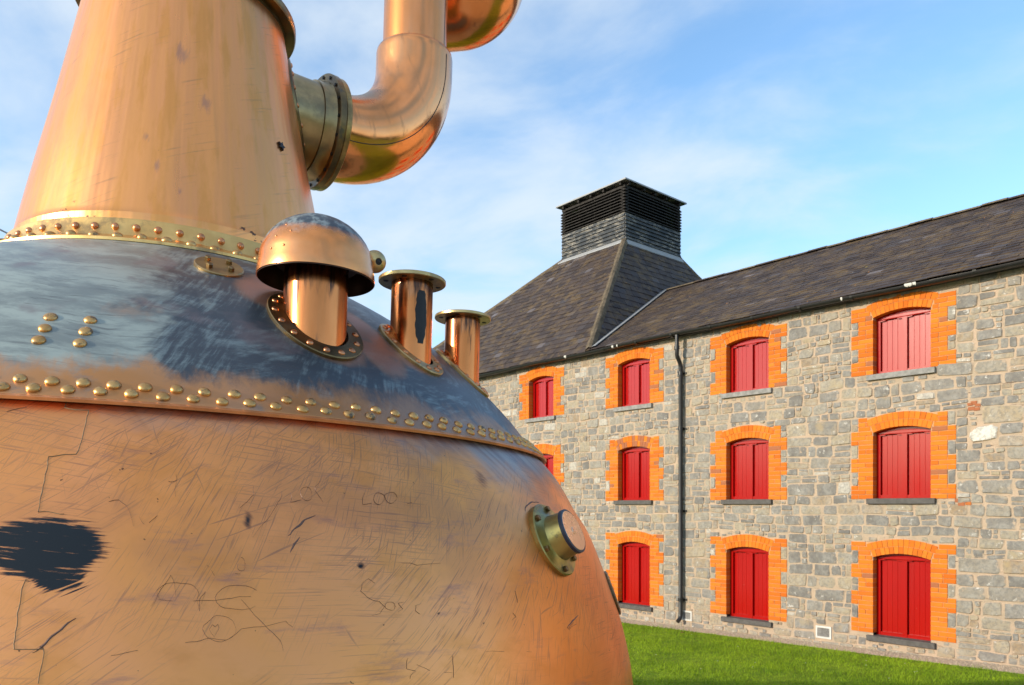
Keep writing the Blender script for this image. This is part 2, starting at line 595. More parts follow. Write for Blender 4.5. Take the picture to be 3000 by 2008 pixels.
# ================================================================= the pot still
S = 4.5                                                       # metres per profile unit
AX = Vector((0.024400, 0.018179, 0.999537))                   # the old still leans a little
E1 = Vector((0.999702, 0.0, -0.024404))
E2 = AX.cross(E1).normalized()
E1 = E2.cross(AX).normalized()
STM = Matrix((E1, E2, AX)).transposed().to_4x4()
STM.translation = Vector((-0.406763 * S, 0.913534 * S, EYE)) - AX * EYE
still = empty('pot_still', STM, 'huge riveted copper pot still with tapering neck, standing before the stone malthouse', 'pot still')


def lz(z): return z * S + EYE


BELLY = [(0.43, -0.515), (0.50, -0.47), (0.54, -0.39), (0.556, -0.30), (0.5545, -0.24), (0.548, -0.1826), (0.5422, -0.149), (0.5307, -0.107), (0.5143, -0.0637), (0.4958, -0.0197), (0.4798, 0.0053), (0.4613, 0.0369), (0.4385, 0.0640)]
SHOULDER = [(0.4435, 0.0632), (0.4432, 0.0652), (0.4200, 0.0866), (0.4048, 0.1048), (0.3706, 0.1396), (0.332, 0.1734), (0.2796, 0.2076), (0.2346, 0.2319), (0.2040, 0.2450), (0.17, 0.2560)]


def refine(prof, k=4):
    """Catmull-Rom through the profile points"""
    out = []
    P = [Vector((a, b, 0)) for a, b in prof]
    for i in range(len(P) - 1):
        p0, p1, p2, p3 = P[max(i - 1, 0)], P[i], P[i + 1], P[min(i + 2, len(P) - 1)]
        for j in range(k):
            t = j / k
            q = 0.5 * ((2 * p1) + (p2 - p0) * t + (2 * p0 - 5 * p1 + 4 * p2 - p3) * t * t + (3 * p1 - p0 - 3 * p2 + p3) * t ** 3)
            out.append((q.x, q.y))
    out.append(prof[-1])
    return out


def lathe_part(name, prof, mat, n=160, parent=still, dent=0.0, cx=0.0, cy=0.0):
    mb = MB()
    vs = [(r * S, lz(z)) for r, z in prof]
    mb.revolve(vs, n)
    if dent or cx or cy:
        nv = []
        for x, y, z in mb.v:
            k = dent * mnoise.noise(Vector((x, y, z)) * 1.3)
            rr = max(math.hypot(x, y), 1e-4)
            nv.append((x * (1 + k / rr) + cx, y * (1 + k / rr) + cy, z))
        mb.v = nv
    o = mb.build(name, mat, parent)
    return auto_smooth(o, 35)


PROF_ALL = refine(BELLY, 4) + refine(SHOULDER[1:-1], 4)
_zs = np.array([p[1] for p in PROF_ALL])
_rs = np.array([p[0] for p in PROF_ALL])
_o = np.argsort(_zs)
_zs, _rs = _zs[_o], _rs[_o]


def rad_at(z): return float(np.interp(z, _zs, _rs))


def surf(phi, z, off=0.0):
    """point and outward normal on the still's skin (local metres)"""
    a = R(phi)
    r = rad_at(z)
    dr = (rad_at(z + 0.004) - rad_at(z - 0.004)) / 0.008
    nr = Vector((math.cos(a), math.sin(a), -dr)).normalized()
    p = Vector((r * S * math.cos(a), r * S * math.sin(a), lz(z)))
    return p + nr * off, nr


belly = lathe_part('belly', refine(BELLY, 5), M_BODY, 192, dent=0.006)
shoulder = lathe_part('shoulder', [SHOULDER[0]] + refine(SHOULDER[1:], 5), M_SHOULDER, 192, dent=0.005)
# bright cut edge of the shoulder sheet, lapped over the belly
mb = MB()
mb.revolve([(0.4405 * S, lz(0.0618)), (0.4455 * S, lz(0.0612)), (0.4462 * S, lz(0.0632)), (0.4440 * S, lz(0.0648)), (0.438 * S, lz(0.0650))], 192)
auto_smooth(mb.build('seam_lip', M_LIP, still), 50)

NX, NY = 0.016, 0.007
NECK = [(0.171, 0.250), (0.171, 0.283), (0.169, 0.292), (0.1548, 0.361), (0.1392, 0.433), (0.1266, 0.4955), (0.1150, 0.556), (0.107, 0.598), (0.098, 0.612), (0.075, 0.626), (0.04, 0.634), (0.0, 0.636)]
neck = lathe_part('neck', refine(NECK, 4), M_NECK, 128, dent=0.004, cx=NX, cy=NY)
neck['label'] = 'tapering golden copper neck'


def neck_r(z): return float(np.interp(z, [p[1] for p in NECK], [p[0] for p in NECK]))


BAND = [(0.1715, 0.2772), (0.1760, 0.2766), (0.1768, 0.2740), (0.1795, 0.2600), (0.1820, 0.2575), (0.1850, 0.2560), (0.2035, 0.2492), (0.2066, 0.2474), (0.2066, 0.2446), (0.2030, 0.2436)]
band = lathe_part('neck_band', BAND, M_BRASS_BAND, 160, cx=NX * 0.5, cy=NY * 0.5)
topf = MB()
topf.revolve([(0.104 * S, lz(0.5835)), (0.1225 * S, lz(0.5835)), (0.1238 * S, lz(0.5860)), (0.1238 * S, lz(0.5925)), (0.1215 * S, lz(0.5945)), (0.10 * S, lz(0.5945))], 96, Matrix.Translation((NX, NY, 0)))
topf.revolve([(0.1085 * S, lz(0.5775)), (0.1115 * S, lz(0.5785)), (0.1115 * S, lz(0.5835))], 96, Matrix.Translation((NX, NY, 0)))
auto_smooth(topf.build('neck_flange', M_BRASS_OLD, still), 40)


# rivet heads: shared meshes
def rivet_mesh(name, r, h, mat, n=14):
    mb = MB()
    prof = [(r, -0.1 * h)] + [(r * math.cos(a), h * math.sin(a)) for a in (0.12, 0.45, 0.85, 1.2)] + [(0.0, h)]
    mb.revolve(prof, n)
    me = mb.mesh(name, mat, True)
    return me


RV = rivet_mesh('rivet_head', 0.0200, 0.0125, M_RIVET)
RVP = rivet_mesh('rivet_head_patch', 0.0205, 0.0115, M_RIVET)
RVC = rivet_mesh('rivet_head_copper', 0.0160, 0.0120, M_RIVET_CU)
RVL = rivet_mesh('rivet_head_band', 0.0220, 0.0165, M_RIVET)
RVS = rivet_mesh('rivet_head_small', 0.0135, 0.0080, M_RIVET_CU)
RVT = rivet_mesh('rivet_head_tiny', 0.0045, 0.003, M_RIVET_CU, 8)


def rivet(me, parent, p, nr, parentM=None):
    M = frame(p, nr) @ Matrix.Rotation(rnd.uniform(0, 6), 4, 'Z') @ Matrix.Diagonal((rnd.uniform(.94, 1.06), rnd.uniform(.94, 1.06), rnd.uniform(.88, 1.12), 1))
    if parentM is not None:
        M = parentM.inverted() @ M
    return inst(me, 'rivet', parent, M)


for i in range(-12, 42):
    p, nr = surf(-78.08 + 2.455 * i + rnd.uniform(-.10, .10), 0.0763 + rnd.uniform(-.0006, .0006))
    rivet(RV, shoulder, p, nr)
    p, nr = surf(-79.09 + 2.435 * i + rnd.uniform(-.10, .10), 0.0698 + rnd.uniform(-.0006, .0006))
    rivet(RV, shoulder, p, nr)
for a, z in ((-78.2, .1282), (-78.15, .1178), (-78.15, .1073), (-74.37, .1282), (-74.42, .1178), (-74.54, .1073)):
    p, nr = surf(a, z)
    rivet(RVP, shoulder, p, nr)
for i in range(34):
    a = R(-160 + 6.25 * i)
    c, s = math.cos(a), math.sin(a)
    rivet(RVC, band, Vector((0.1782 * S * c + NX / 2, 0.1782 * S * s + NY / 2, lz(0.2672))), Vector((c, s, 0.12)))
    a = R(-157 + 6.25 * i)
    c, s = math.cos(a), math.sin(a)
    rivet(RVL, band, Vector((0.1975 * S * c + NX / 2, 0.1975 * S * s + NY / 2, lz(0.2514))), Vector((c * 0.36, s * 0.36, 1)))


def to_local(W):
    """point given in camera-centred metres -> still coordinates"""
    return STM.inverted() @ (Vector(W) + Vector((0, 0, EYE)))


TUBES = [(-48.2, 0.3535, 0.0266), (-30.3, 0.3540, 0.0199), (-12.3, 0.3560, 0.0192)]


SHz = [(r, z) for r, z in zip(_rs, _zs) if z > 0.0]
SHr = np.array([p[0] for p in SHz])
SHzz = np.array([p[1] for p in SHz])
oo = np.argsort(SHr)
SHr, SHzz = SHr[oo], SHzz[oo]


def skin_z(r): return float(np.interp(r, SHr, SHzz))


def base_ring(parent, cx, cy, r_in, r_out, th, mat, nriv, name='base_plate'):
    """flat collar that follows the sloping shoulder round an upright pipe"""
    n = 48
    slope = math.radians(45)
    a0 = math.atan2(cy, cx)
    er = Vector((math.cos(a0), math.sin(a0)))
    et = Vector((-er.y, er.x))
    r0 = math.hypot(cx, cy)

    def pt(ra, rb, t, off):
        q = er * (r0 + ra * math.cos(t)) + et * (rb * math.sin(t))
        r = q.length / S
        p, nr = surf(math.degrees(math.atan2(q.y, q.x)), skin_z(r))
        return p + nr * off, nr
    mb = MB()
    rows = []
    dr = r_out - r_in
    for (ri, off) in ((r_in, th), (r_out - 0.003, th), (r_out, th - 0.003), (r_out, -0.004)):
        row = []
        for i in range(n):
            t = 2 * PI * i / n
            k = ri - r_in
            row.append(pt(r_in + k * 0.80, r_in + k, t, off)[0])
        rows.append(row)
    vs = [p for row in rows for p in row]
    fs = []
    for q in range(len(rows) - 1):
        for i in range(n):
            j = (i + 1) % n
            fs.append((q * n + i, q * n + j, (q + 1) * n + j, (q + 1) * n + i))
    mb.add(vs, fs)
    o = auto_smooth(mb.build(name, mat, parent), 35)
    for i in range(nriv):
        t = 2 * PI * (i + 0.5) / nriv
        k = dr * 0.55
        p, nr = pt(r_in + k * 0.80, r_in + k, t, th)
        rivet(RVS, parent, p, nr)
    return o


def vent_tube(name, spec, z_top, label):
    phi, r0, rt = spec
    a = R(phi)
    cx, cy = r0 * S * math.cos(a), r0 * S * math.sin(a)
    zt = lz(z_top)
    rt *= S
    mb = MB()
    zb = lz(skin_z((r0 * S + rt) / S)) - 0.05
    prof = [(rt, zb - zt), (rt, -0.25), (rt, -0.02), (rt, 0.0), (rt - 0.006, 0.0), (rt - 0.006, -0.3)]
    mb.revolve(prof, 40)
    o = mb.build(name, M_TUBE, still, M=Matrix.Translation((cx, cy, zt)))
    auto_smooth(o, 50)
    o['label'] = label
    return o, cx, cy, zt, rt


def lmat(o): return MLOC.get(o.name, Matrix.Identity(4))


def child_in(parent, mb, name, mat, ang=40):
    """mesh given in still coordinates, parented to a part that has its own matrix"""
    o = mb.build(name, mat, parent, M=lmat(parent).inverted())
    return auto_smooth(o, ang)


def fix_children(parent):
    inv = lmat(parent).inverted()
    for c in COL.objects:
        if c.parent == parent:
            c.matrix_local = inv @ lmat(c)
            MLOC[c.name] = inv @ lmat(c)


# pipe with the domed cap
vent, cx, cy, zt, rt = vent_tube('vent_pipe', TUBES[0], 0.2045, 'thick copper pipe under a domed cap')
base_ring(vent, cx, cy, rt + 0.001, rt + 0.062, 0.016, M_BRASS_OLD, 16)
fix_children(vent)
RD = 0.0484 * S
zr = lz(0.1935)
mb = MB()
DH = 0.045
pr = [(RD * 1.012 - 0.004, zr - 0.004), (RD * 1.012, zr - 0.004), (RD * 1.012, zr + 0.002), (RD, zr + 0.03), (RD * 0.985, zr + DH)]
pr += [(RD * 0.985 * math.cos(t), zr + DH + RD * 0.89 * math.sin(t)) for t in np.linspace(0.12, PI / 2 - 0.02, 12)] + [(0.0, zr + DH + RD * 0.89)]
mb.revolve(pr, 64, Matrix.Translation((cx, cy, 0)))
lining = MB()
lining.revolve([(r - 0.004 if r > 0.004 else 0.0, z - 0.004) for r, z in pr[1:]], 64, Matrix.Translation((cx, cy, 0)))


def make_dome_mat():
    m, n = material('copper_dome')
    x, y, z = n.sep(n.obj())
    o = n.obj()
    t = n.noise(o, 4.0, 5, 0.6)
    st = n.noise(n.mapping(o, (30, 30, 12)), 1.0, 5, 0.65)
    col = n.mix(n.step(t, 0.38, 0.64), (0.90, 0.37, 0.145), (0.82, 0.31, 0.10))
    col = n.mix(n.mul(n.step(st, 0.6, 0.75), 0.3), col, (0.28, 0.15, 0.1))
    ed = n.add(z, n.mul(n.sub(n.noise(o, 7.0, 5, 0.62), 0.5), 0.14))
    k = n.step(ed, zr + 0.105, zr + 0.150)
    pat = n.mix(n.step(st, 0.42, 0.6), (0.05, 0.065, 0.085), (0.22, 0.26, 0.27))
    # blue-grey tarnish over the crown
    col = n.mix(k, col, pat)
    n.out(col, n.add(0.25, n.mul(k, 0.22)), n.sub(0.96, n.mul(k, 0.75)), n.bump(t, 0.08, 0.02))
    return m


M_DOME = make_dome_mat()
dome = auto_smooth(mb.build('dome_cap', M_DOME, still), 40)
child_in(dome, lining, 'dome_lining', M_CAP_SHADE)  # shade inside the cap put into the lining's dark colour
dome['label'] = 'copper dome cap with a blue-grey tarnished crown'
for k, (a, dzz) in enumerate(((-120, .10), (-112, .145), (-124, .055), (-108, .06), (-103, .115))):
    t = math.asin(min(1, max(0.0, (dzz - DH) / (RD * 0.89)))) if dzz > DH else 0.0
    rr = RD * 0.985 * math.cos(t)
    c, s = math.cos(R(a)), math.sin(R(a))
    rivet(RVT, dome, Vector((cx + rr * c, cy + rr * s, zr + dzz)), Vector((c * math.cos(t), s * math.cos(t), math.sin(t))))
# dark ring and brackets under the cap
mb = MB()
mb.revolve([(rt - 0.01, zr + 0.075), (rt + 0.004, zr + 0.075), (rt + 0.004, zr + 0.045), (rt + 0.03, zr + 0.043), (rt + 0.03, zr + 0.055), (rt - 0.01, zr + 0.085)], 32, Matrix.Translation((cx, cy, 0)))
for k in range(6):
    a = 2 * PI * k / 6 + 0.3
    mb.box(rt + 0.02, RD - 0.012, -0.012, 0.012, zr + 0.043, zr + 0.055, 0, Matrix.Translation((cx, cy, 0)) @ Matrix.Rotation(a, 4, 'Z'))
child_in(dome, mb, 'cap_bracket', M_BLACK)
# round brass counterweight beside the cap
BP = to_local(Vector(((1098 - 1500) / 2252, 1, (1482.6 - 767) / 2252)) * (0.672 * S))
mb = MB()
rb = 0.0098 * S
tocam = (to_local((0, 0, 0)) - BP).normalized()
bM = frame(BP, (tocam + Vector((0.36, 0.1, 0.05))).normalized())
mb.revolve([(0, -rb)] + [(rb * math.cos(t), rb * math.sin(t)) for t in np.linspace(-1.45, 1.24, 16)] + [(rb * 0.30, rb * 0.93), (rb * 0.28, rb * 0.80), (0, rb * 0.80)], 28, bM)
ball = auto_smooth(mb.build('ball_weight', M_BRASS, still), 45)
mb = MB()
mb.revolve([(0, 0.0), (rb * 0.29, 0.0), (rb * 0.29, 0.004), (0, 0.006)], 16, bM @ Matrix.Translation((0, 0, rb * 0.80)))
child_in(ball, mb, 'hole_disc', M_BLACK)  # black disc paints the dark of the hole in the ball
mb = MB()
ctr = Vector((cx, cy, BP.z))
dv = (BP - ctr).normalized()
mb.tube([ctr + dv * (RD * 0.9), BP - dv * rb * 0.5], 0.012, 10)
child_in(ball, mb, 'stem', M_BRASS_OLD)


def flange_disc(parent, cx, cy, z, r_out, r_in, th, mat, holes=6, name='flange'):
    n = 48
    mb = MB()
    mb.revolve([(r_in, z), (r_out - 0.003, z), (r_out, z + 0.003), (r_out, z + th - 0.003), (r_out - 0.003, z + th), (r_in, z + th), (r_in, z)], n, Matrix.Translation((cx, cy, 0)))
    o = child_in(parent, mb, name, mat)
    rm = (r_in + r_out) / 2
    hb = MB()
    for k in range(holes):
        a = 2 * PI * (k + 0.35) / holes
        hb.revolve([(0.0, -0.0015), (0.011, -0.0015), (0.011, th + 0.0015), (0, th + 0.0015)], 12, Matrix.Translation((cx + rm * math.cos(a), cy + rm * math.sin(a), z)))
    child_in(parent, hb, 'bolt_hole', M_BLACK)
    return o


v2, cx, cy, zt, rt = vent_tube('inlet_pipe', TUBES[1], 0.2180, 'middle upright pipe with a burnt black patch')
base_ring(v2, cx, cy, rt + 0.001, rt + 0.055, 0.014, M_BRASS, 14)
fix_children(v2)
flange_disc(v2, cx, cy, lz(0.2175), 0.0322 * S, rt - 0.004, 0.018, M_BRASS)
# burnt black patch on the middle pipe
mb = MB()
vs, fs = [], []
NA, NZ = 10, 16
fa = math.degrees(math.atan2(to_local((0, 0, 0)).y - cy, to_local((0, 0, 0)).x - cx))
for j in range(NZ + 1):
    zz = zt - 0.05 - 0.225 * j / NZ
    wd = 17 * math.sin(PI * (0.08 + 0.86 * j / NZ)) ** 0.5
    for i in range(NA + 1):
        jit = rnd.uniform(-1.8, 1.8) if i in (0, NA) else 0
        aa = R(fa + 27 + wd * (2 * i / NA - 1) + jit)
        vs.append(Vector((cx + (rt + 0.0012) * math.cos(aa), cy + (rt + 0.0012) * math.sin(aa), zz)))
for j in range(NZ):
    for i in range(NA):
        b = j * (NA + 1) + i
        fs.append((b, b + 1, b + NA + 2, b + NA + 1))
mb.add(vs, fs)
child_in(v2, mb, 'burnt_patch', M_BLACK)

v3, cx, cy, zt, rt = vent_tube('inlet_pipe', TUBES[2], 0.2112, 'rightmost upright pipe against the slate roof')
base_ring(v3, cx, cy, rt + 0.001, rt + 0.055, 0.014, M_BRASS, 14)
fix_children(v3)
flange_disc(v3, cx, cy, lz(0.2107), 0.0308 * S, rt - 0.004, 0.016, M_BRASS)

# round inspection plate with four hexagon bolts
p, nr = surf(-59.14, 0.2080, 0.0)
nr = (nr + Vector((0.05, -0.13, 0.04))).normalized()
PM = frame(p, nr)
mb = MB()
rp = 0.0208 * S
mb.revolve([(rp, -0.012), (rp, 0.012), (rp - 0.004, 0.016), (0, 0.016)], 40)
plate = auto_smooth(mb.build('inspection_plate', make_brass('dull_brass_plate', (0.44, 0.29, 0.12), (0.28, 0.19, 0.09), 0.5, 0.36), still, M=PM), 40)
for k in range(4):
    a = R(45 + 90 * k)
    mb = MB()
    mb.revolve([(0.0125, 0.0), (0.0125, 0.013), (0.010, 0.016), (0, 0.016)], 6)
    o = mb.build('bolt', M_BRASS_OLD, plate, M=Matrix.Translation((rp * .60 * math.cos(a), rp * .60 * math.sin(a), 0.016)) @ Matrix.Rotation(rnd.uniform(0, 1), 4, 'Z'))

# brass sight port on the belly
p, nr = surf(-27.0, -0.0240, 0.0)
GM = frame(p, nr)
mb = MB()
rg = 0.0345 * S
mb.revolve([(rg, -0.02), (rg, 0.010), (rg - 0.004, 0.014), (0.0255 * S, 0.015), (0.0215 * S, 0.024), (0.0205 * S, 0.045), (0.0200 * S, 0.085), (0, 0.085)], 56)
port = auto_smooth(mb.build('sight_port', make_brass('olive_brass_port', (0.46, 0.37, 0.13), (0.30, 0.25, 0.09), 0.55, 0.26, 12), still, M=GM), 40)
mb = MB()
mb.revolve([(0.0195 * S, 0.084), (0.0208 * S, 0.085), (0.0208 * S, 0.098), (0.0192 * S, 0.101), (0.0185 * S, 0.099)], 56)
auto_smooth(mb.build('gasket', M_GASKET, port), 40)
mb = MB()
mb.revolve([(0.0192 * S, 0.0985), (0.0186 * S, 0.1015), (0.012 * S, 0.1005), (0.0035 * S, 0.1005), (0.003 * S, 0.103), (0.0015 * S, 0.1035), (0.0012 * S, 0.0985), (0, 0.0985)], 56)
auto_smooth(mb.build('cover', make_pipe_copper('pale_copper_cover', 0.0, 0.26, (0.95, 0.62, 0.42), (0.88, 0.52, 0.32)), port), 40)
for k in range(6):
    a = R(60 * k + 18)
    mb = MB()
    mb.revolve([(0.0135, 0.0), (0.0135, 0.011), (0.011, 0.014), (0, 0.014)], 6)
    mb.build('bolt', M_BRASS_OLD, port, M=Matrix.Translation((0.0295 * S * math.cos(a), 0.0295 * S * math.sin(a), 0.013)))

# edge of the man-door plate on the far side of the belly
mb = MB()
vs, fs = [], []
na = 32
MPH, MZ, MR = -5.6, -0.086, 0.026
for ring_r, off in ((0.0, 0.016), (0.90 * MR, 0.016), (MR, 0.011), (MR, -0.02)):
    for i in range(na):
        t = 2 * PI * i / na
        q, qn = surf(MPH + math.degrees(ring_r * math.sin(t) / 0.52), MZ + ring_r * 0.92 * math.cos(t))
        vs.append(q + qn * off)
for q in range(3):
    for i in range(na):
        j = (i + 1) % na
        fs.append((q * na + i, q * na + j, (q + 1) * na + j, (q + 1) * na + i))
mb.add(vs, fs)
auto_smooth(mb.build('manhole_cover', M_BRASS_OLD, still), 40)

# outlet: saddle ring, collar, bolted flanges, elbow, riser
UD = (STM.to_3x3().inverted() @ Vector((0.786, 0.618, 0.0)))
UD = Vector((UD.x, UD.y, 0)).normalized()
UP = Vector((0, 0, 1))
SD = UD.cross(UP)
ZO = 0.5050
O0 = Vector((NX, NY, lz(ZO)))


def cone_hit(a, b):
    """distance along the outlet axis at which the offset (sideways a, up b) meets the neck"""
    r = neck_r((lz(ZO) + b - EYE) / S) * S
    return math.sqrt(max(r * r - a * a, 0.0))


def at(s, a, b): return O0 + UD * s + SD * a + UP * b


mb = MB()
rows = []
n = 56
for rr, off in ((0.059, 0.016), (0.0705, 0.016), (0.0717, 0.012), (0.0717, -0.004)):
    row = []
    for i in range(n):
        t = 2 * PI * i / n
        a, b = rr * S * math.cos(t), rr * S * math.sin(t)
        row.append(at(cone_hit(a, b) + off, a, b))
    rows.append(row)
vs = [q for r_ in rows for q in r_]
fs = [(q * n + i, q * n + (i + 1) % n, (q + 1) * n + (i + 1) % n, (q + 1) * n + i) for q in range(3) for i in range(n)]
mb.add(vs, fs)
saddle = auto_smooth(mb.build('saddle_ring', M_BRASS_OLD, still), 40)
for i in range(20):
    t = 2 * PI * (i + .5) / 20
    a, b = 0.0660 * S * math.cos(t), 0.0660 * S * math.sin(t)
    rr = neck_r((lz(ZO) + b - EYE) / S)
    s = cone_hit(a, b)
    q = at(s + 0.016, a, b)
    nrm = (at(s, a, b) - Vector((NX, NY, lz(ZO) + b)))
    nrm.z = 0.2 * nrm.length
    rivet(RVS, saddle, q, nrm)

OM = Matrix((SD, UP, -UD)).transposed().to_4x4()           # local z points back to the neck
OM = Matrix((UP.cross(UD), UP, UD)).transposed().to_4x4()
OM.translation = O0
rc = 0.0575 * S
mb = MB()
mb.revolve([(rc, 0.085 * S), (rc, 0.1500 * S), (rc * 1.005, 0.1505 * S), (rc * 1.045, 0.1512 * S), (rc * 1.05, 0.1590 * S), (rc * 1.09, 0.1650 * S), (rc * 1.11, 0.1668 * S)], 64)
collar = auto_smooth(mb.build('outlet_collar', make_brass('grey_brass_collar', (0.44, 0.33, 0.17), (0.33, 0.245, 0.12), 0.4, 0.24, 2.5), still, M=OM), 30)
mb = MB()
rf = 0.0728 * S
mb.revolve([(rc * 1.05, 0.1660 * S), (rf - 0.004, 0.1660 * S), (rf, 0.1668 * S), (rf, 0.1742 * S), (rf - 0.004, 0.1750 * S), (rc, 0.1750 * S)], 64)
fl1 = auto_smooth(mb.build('flange', M_BRASS_OLD, still, M=OM), 40)
mb = MB()
mb.revolve([(rc, 0.1756 * S), (rf * 0.975, 0.1756 * S), (rf * 0.985, 0.1764 * S), (rf * 0.985, 0.1822 * S), (rf * 0.97, 0.1832 * S), (0.0555 * S, 0.1838 * S)], 64)
auto_smooth(mb.build('flange', make_brass('worn_flange_brass', (0.50, 0.34, 0.13), (0.22, 0.15, 0.07), 0.7, 0.3), still, M=OM), 40)
for i in range(18):
    t = 2 * PI * (i + .2) / 18
    mb = MB()
    mb.revolve([(0.0105, 0.0), (0.0105, 0.004), (0, 0.004)], 10)
    mb.build('bolt_hole', M_BLACK, fl1, M=Matrix.Translation((0.0678 * S * math.cos(t), 0.0678 * S * math.sin(t), 0.1655 * S)) @ Matrix.Rotation(PI, 4, 'X'))

SR = 0.312                                                    # distance of the riser from the still's axis
RB = 0.129
re_ = 0.0582
pts, rads = [], []
for s in np.linspace(0.180, SR - RB, 4):
    pts.append(at(s * S, 0, 0)); rads.append(0.0562 * S)
for t in np.linspace(0, PI / 2, 22)[1:]:
    pts.append(at((SR - RB + RB * math.sin(t)) * S, 0, RB * (1 - math.cos(t)) * S)); rads.append((0.0562 - 0.0010 * t / (PI / 2)) * S)
z_e = 0.161
for z in np.linspace(RB + 0.008, z_e - 0.006, 4):
    pts.append(at(SR * S, 0, z * S)); rads.append(0.0552 * S)
pts += [at(SR * S, 0, (z_e - 0.002) * S), at(SR * S, 0, z_e * S), at(SR * S, 0, (z_e + 0.001) * S)]
rads += [0.0545 * S, 0.0525 * S, 0.0450 * S]


def make_elbow_mat():
    m, n = material('copper_elbow')
    o = n.obj()
    x, y, z = n.sep(o)
    t = n.noise(o, 2.2, 5, 0.55, 0.3)
    col = n.mix(n.step(t, 0.36, 0.64), (0.92, 0.375, 0.15), (0.84, 0.31, 0.10))
    st = n.noise(n.mapping(o, (22, 22, 2.5), (0, R(20), 0)), 1.0, 4, 0.6)
    col = n.mix(n.mul(n.step(st, 0.56, 0.7), 0.4), col, (0.36, 0.18, 0.09))
    # green bloom in the crook of the bend
    c = at((SR - RB * 0.86) * S, 0.0, (0.066) * S)
    dd = n.vmath('SUBTRACT', o, tuple(c))
    ln = n.new('ShaderNodeVectorMath', operation='LENGTH')
    n.put(ln.inputs[0], dd)
    k = n.sub(1.0, n.step(n.add(ln.outputs['Value'], n.mul(n.sub(n.noise(o, 5.0, 4), 0.5), 0.25)), 0.13, 0.30))
    col = n.mix(n.mul(k, 0.75), col, (0.30, 0.35, 0.29))
    n.out(col, n.add(n.add(0.15, n.mul(k, 0.25)), n.mul(n.step(st, 0.5, 0.7), 0.1)), n.sub(0.97, n.mul(k, 0.4)), n.bump(n.noise(o, 3.0, 3), 0.08, 0.03))
    return m


mb = MB()
mb.tube(pts, rads, 56, caps=False)
elbow = auto_smooth(mb.build('elbow_pipe', make_elbow_mat(), still), 40)
# soldered seam down the side of the elbow
cw = to_local((0, 0, 0))
mb = MB()
sp = []
side = SD if SD.dot(cw - O0) > 0 else -SD
for i, (p_, r_) in enumerate(zip(pts[:-4], rads[:-4])):
    tn = (pts[min(i + 1, len(pts) - 1)] - pts[max(i - 1, 0)]).normalized()
    outv = tn.cross(side)
    if outv.dot(UD - UP) < 0:
        outv = -outv
    sp.append(p_ + (side * math.cos(0.42) + outv * math.sin(0.42)) * (r_ + 0.0002))
mb.tube(sp, 0.0028, 6)
child_in(elbow, mb, 'solder_seam', M_BLACK)
rr_ = 0.0460 * S
mb = MB()
mb.tube([at(SR * S, 0, (z_e - 0.03) * S), at(SR * S, 0, 0.25 * S), at(SR * S, 0, 0.33 * S), at(SR * S, 0, 0.46 * S)], rr_, 56)
riser = auto_smooth(mb.build('riser_pipe', make_pipe_copper('polished_copper_riser', 0.0, 0.2), still), 40)
mb = MB()
tn = (SD * (1 if SD.dot(cw - O0) > 0 else -1) * math.cos(0.6) + UD * math.sin(0.6))
mb.tube([at(SR * S, 0, (z_e + 0.002) * S) + tn * rr_, at(SR * S, 0, 0.33 * S) + tn * rr_], 0.002, 6)
child_in(riser, mb, 'solder_seam', M_BLACK)
# return bend behind the riser
W2 = Vector((-0.0380, 1.250, 0)) * S
hd = Vector((-1.0, 0.15, 0)).normalized()
zc = 0.814
RB2, r2 = 0.050, 0.0610
pts, rads = [], []
for s in np.linspace(0.118, RB2, 4):
    pts.append(to_local(W2 + hd * s * S + Vector((0, 0, zc * S)))); rads.append(r2 * S)
for t in np.linspace(0, PI / 2, 20)[1:]:
    pts.append(to_local(W2 + hd * (RB2 - RB2 * math.sin(t)) * S + Vector((0, 0, (zc + RB2 * (1 - math.cos(t))) * S)))); rads.append(r2 * S)
for z in (0.06, 0.12, 0.22):
    pts.append(to_local(W2 + Vector((0, 0, (zc + z) * S)))); rads.append(r2 * S)
mb = MB()
mb.tube(pts, rads, 56)
auto_smooth(mb.build('return_bend', M_PIPE, still), 40)

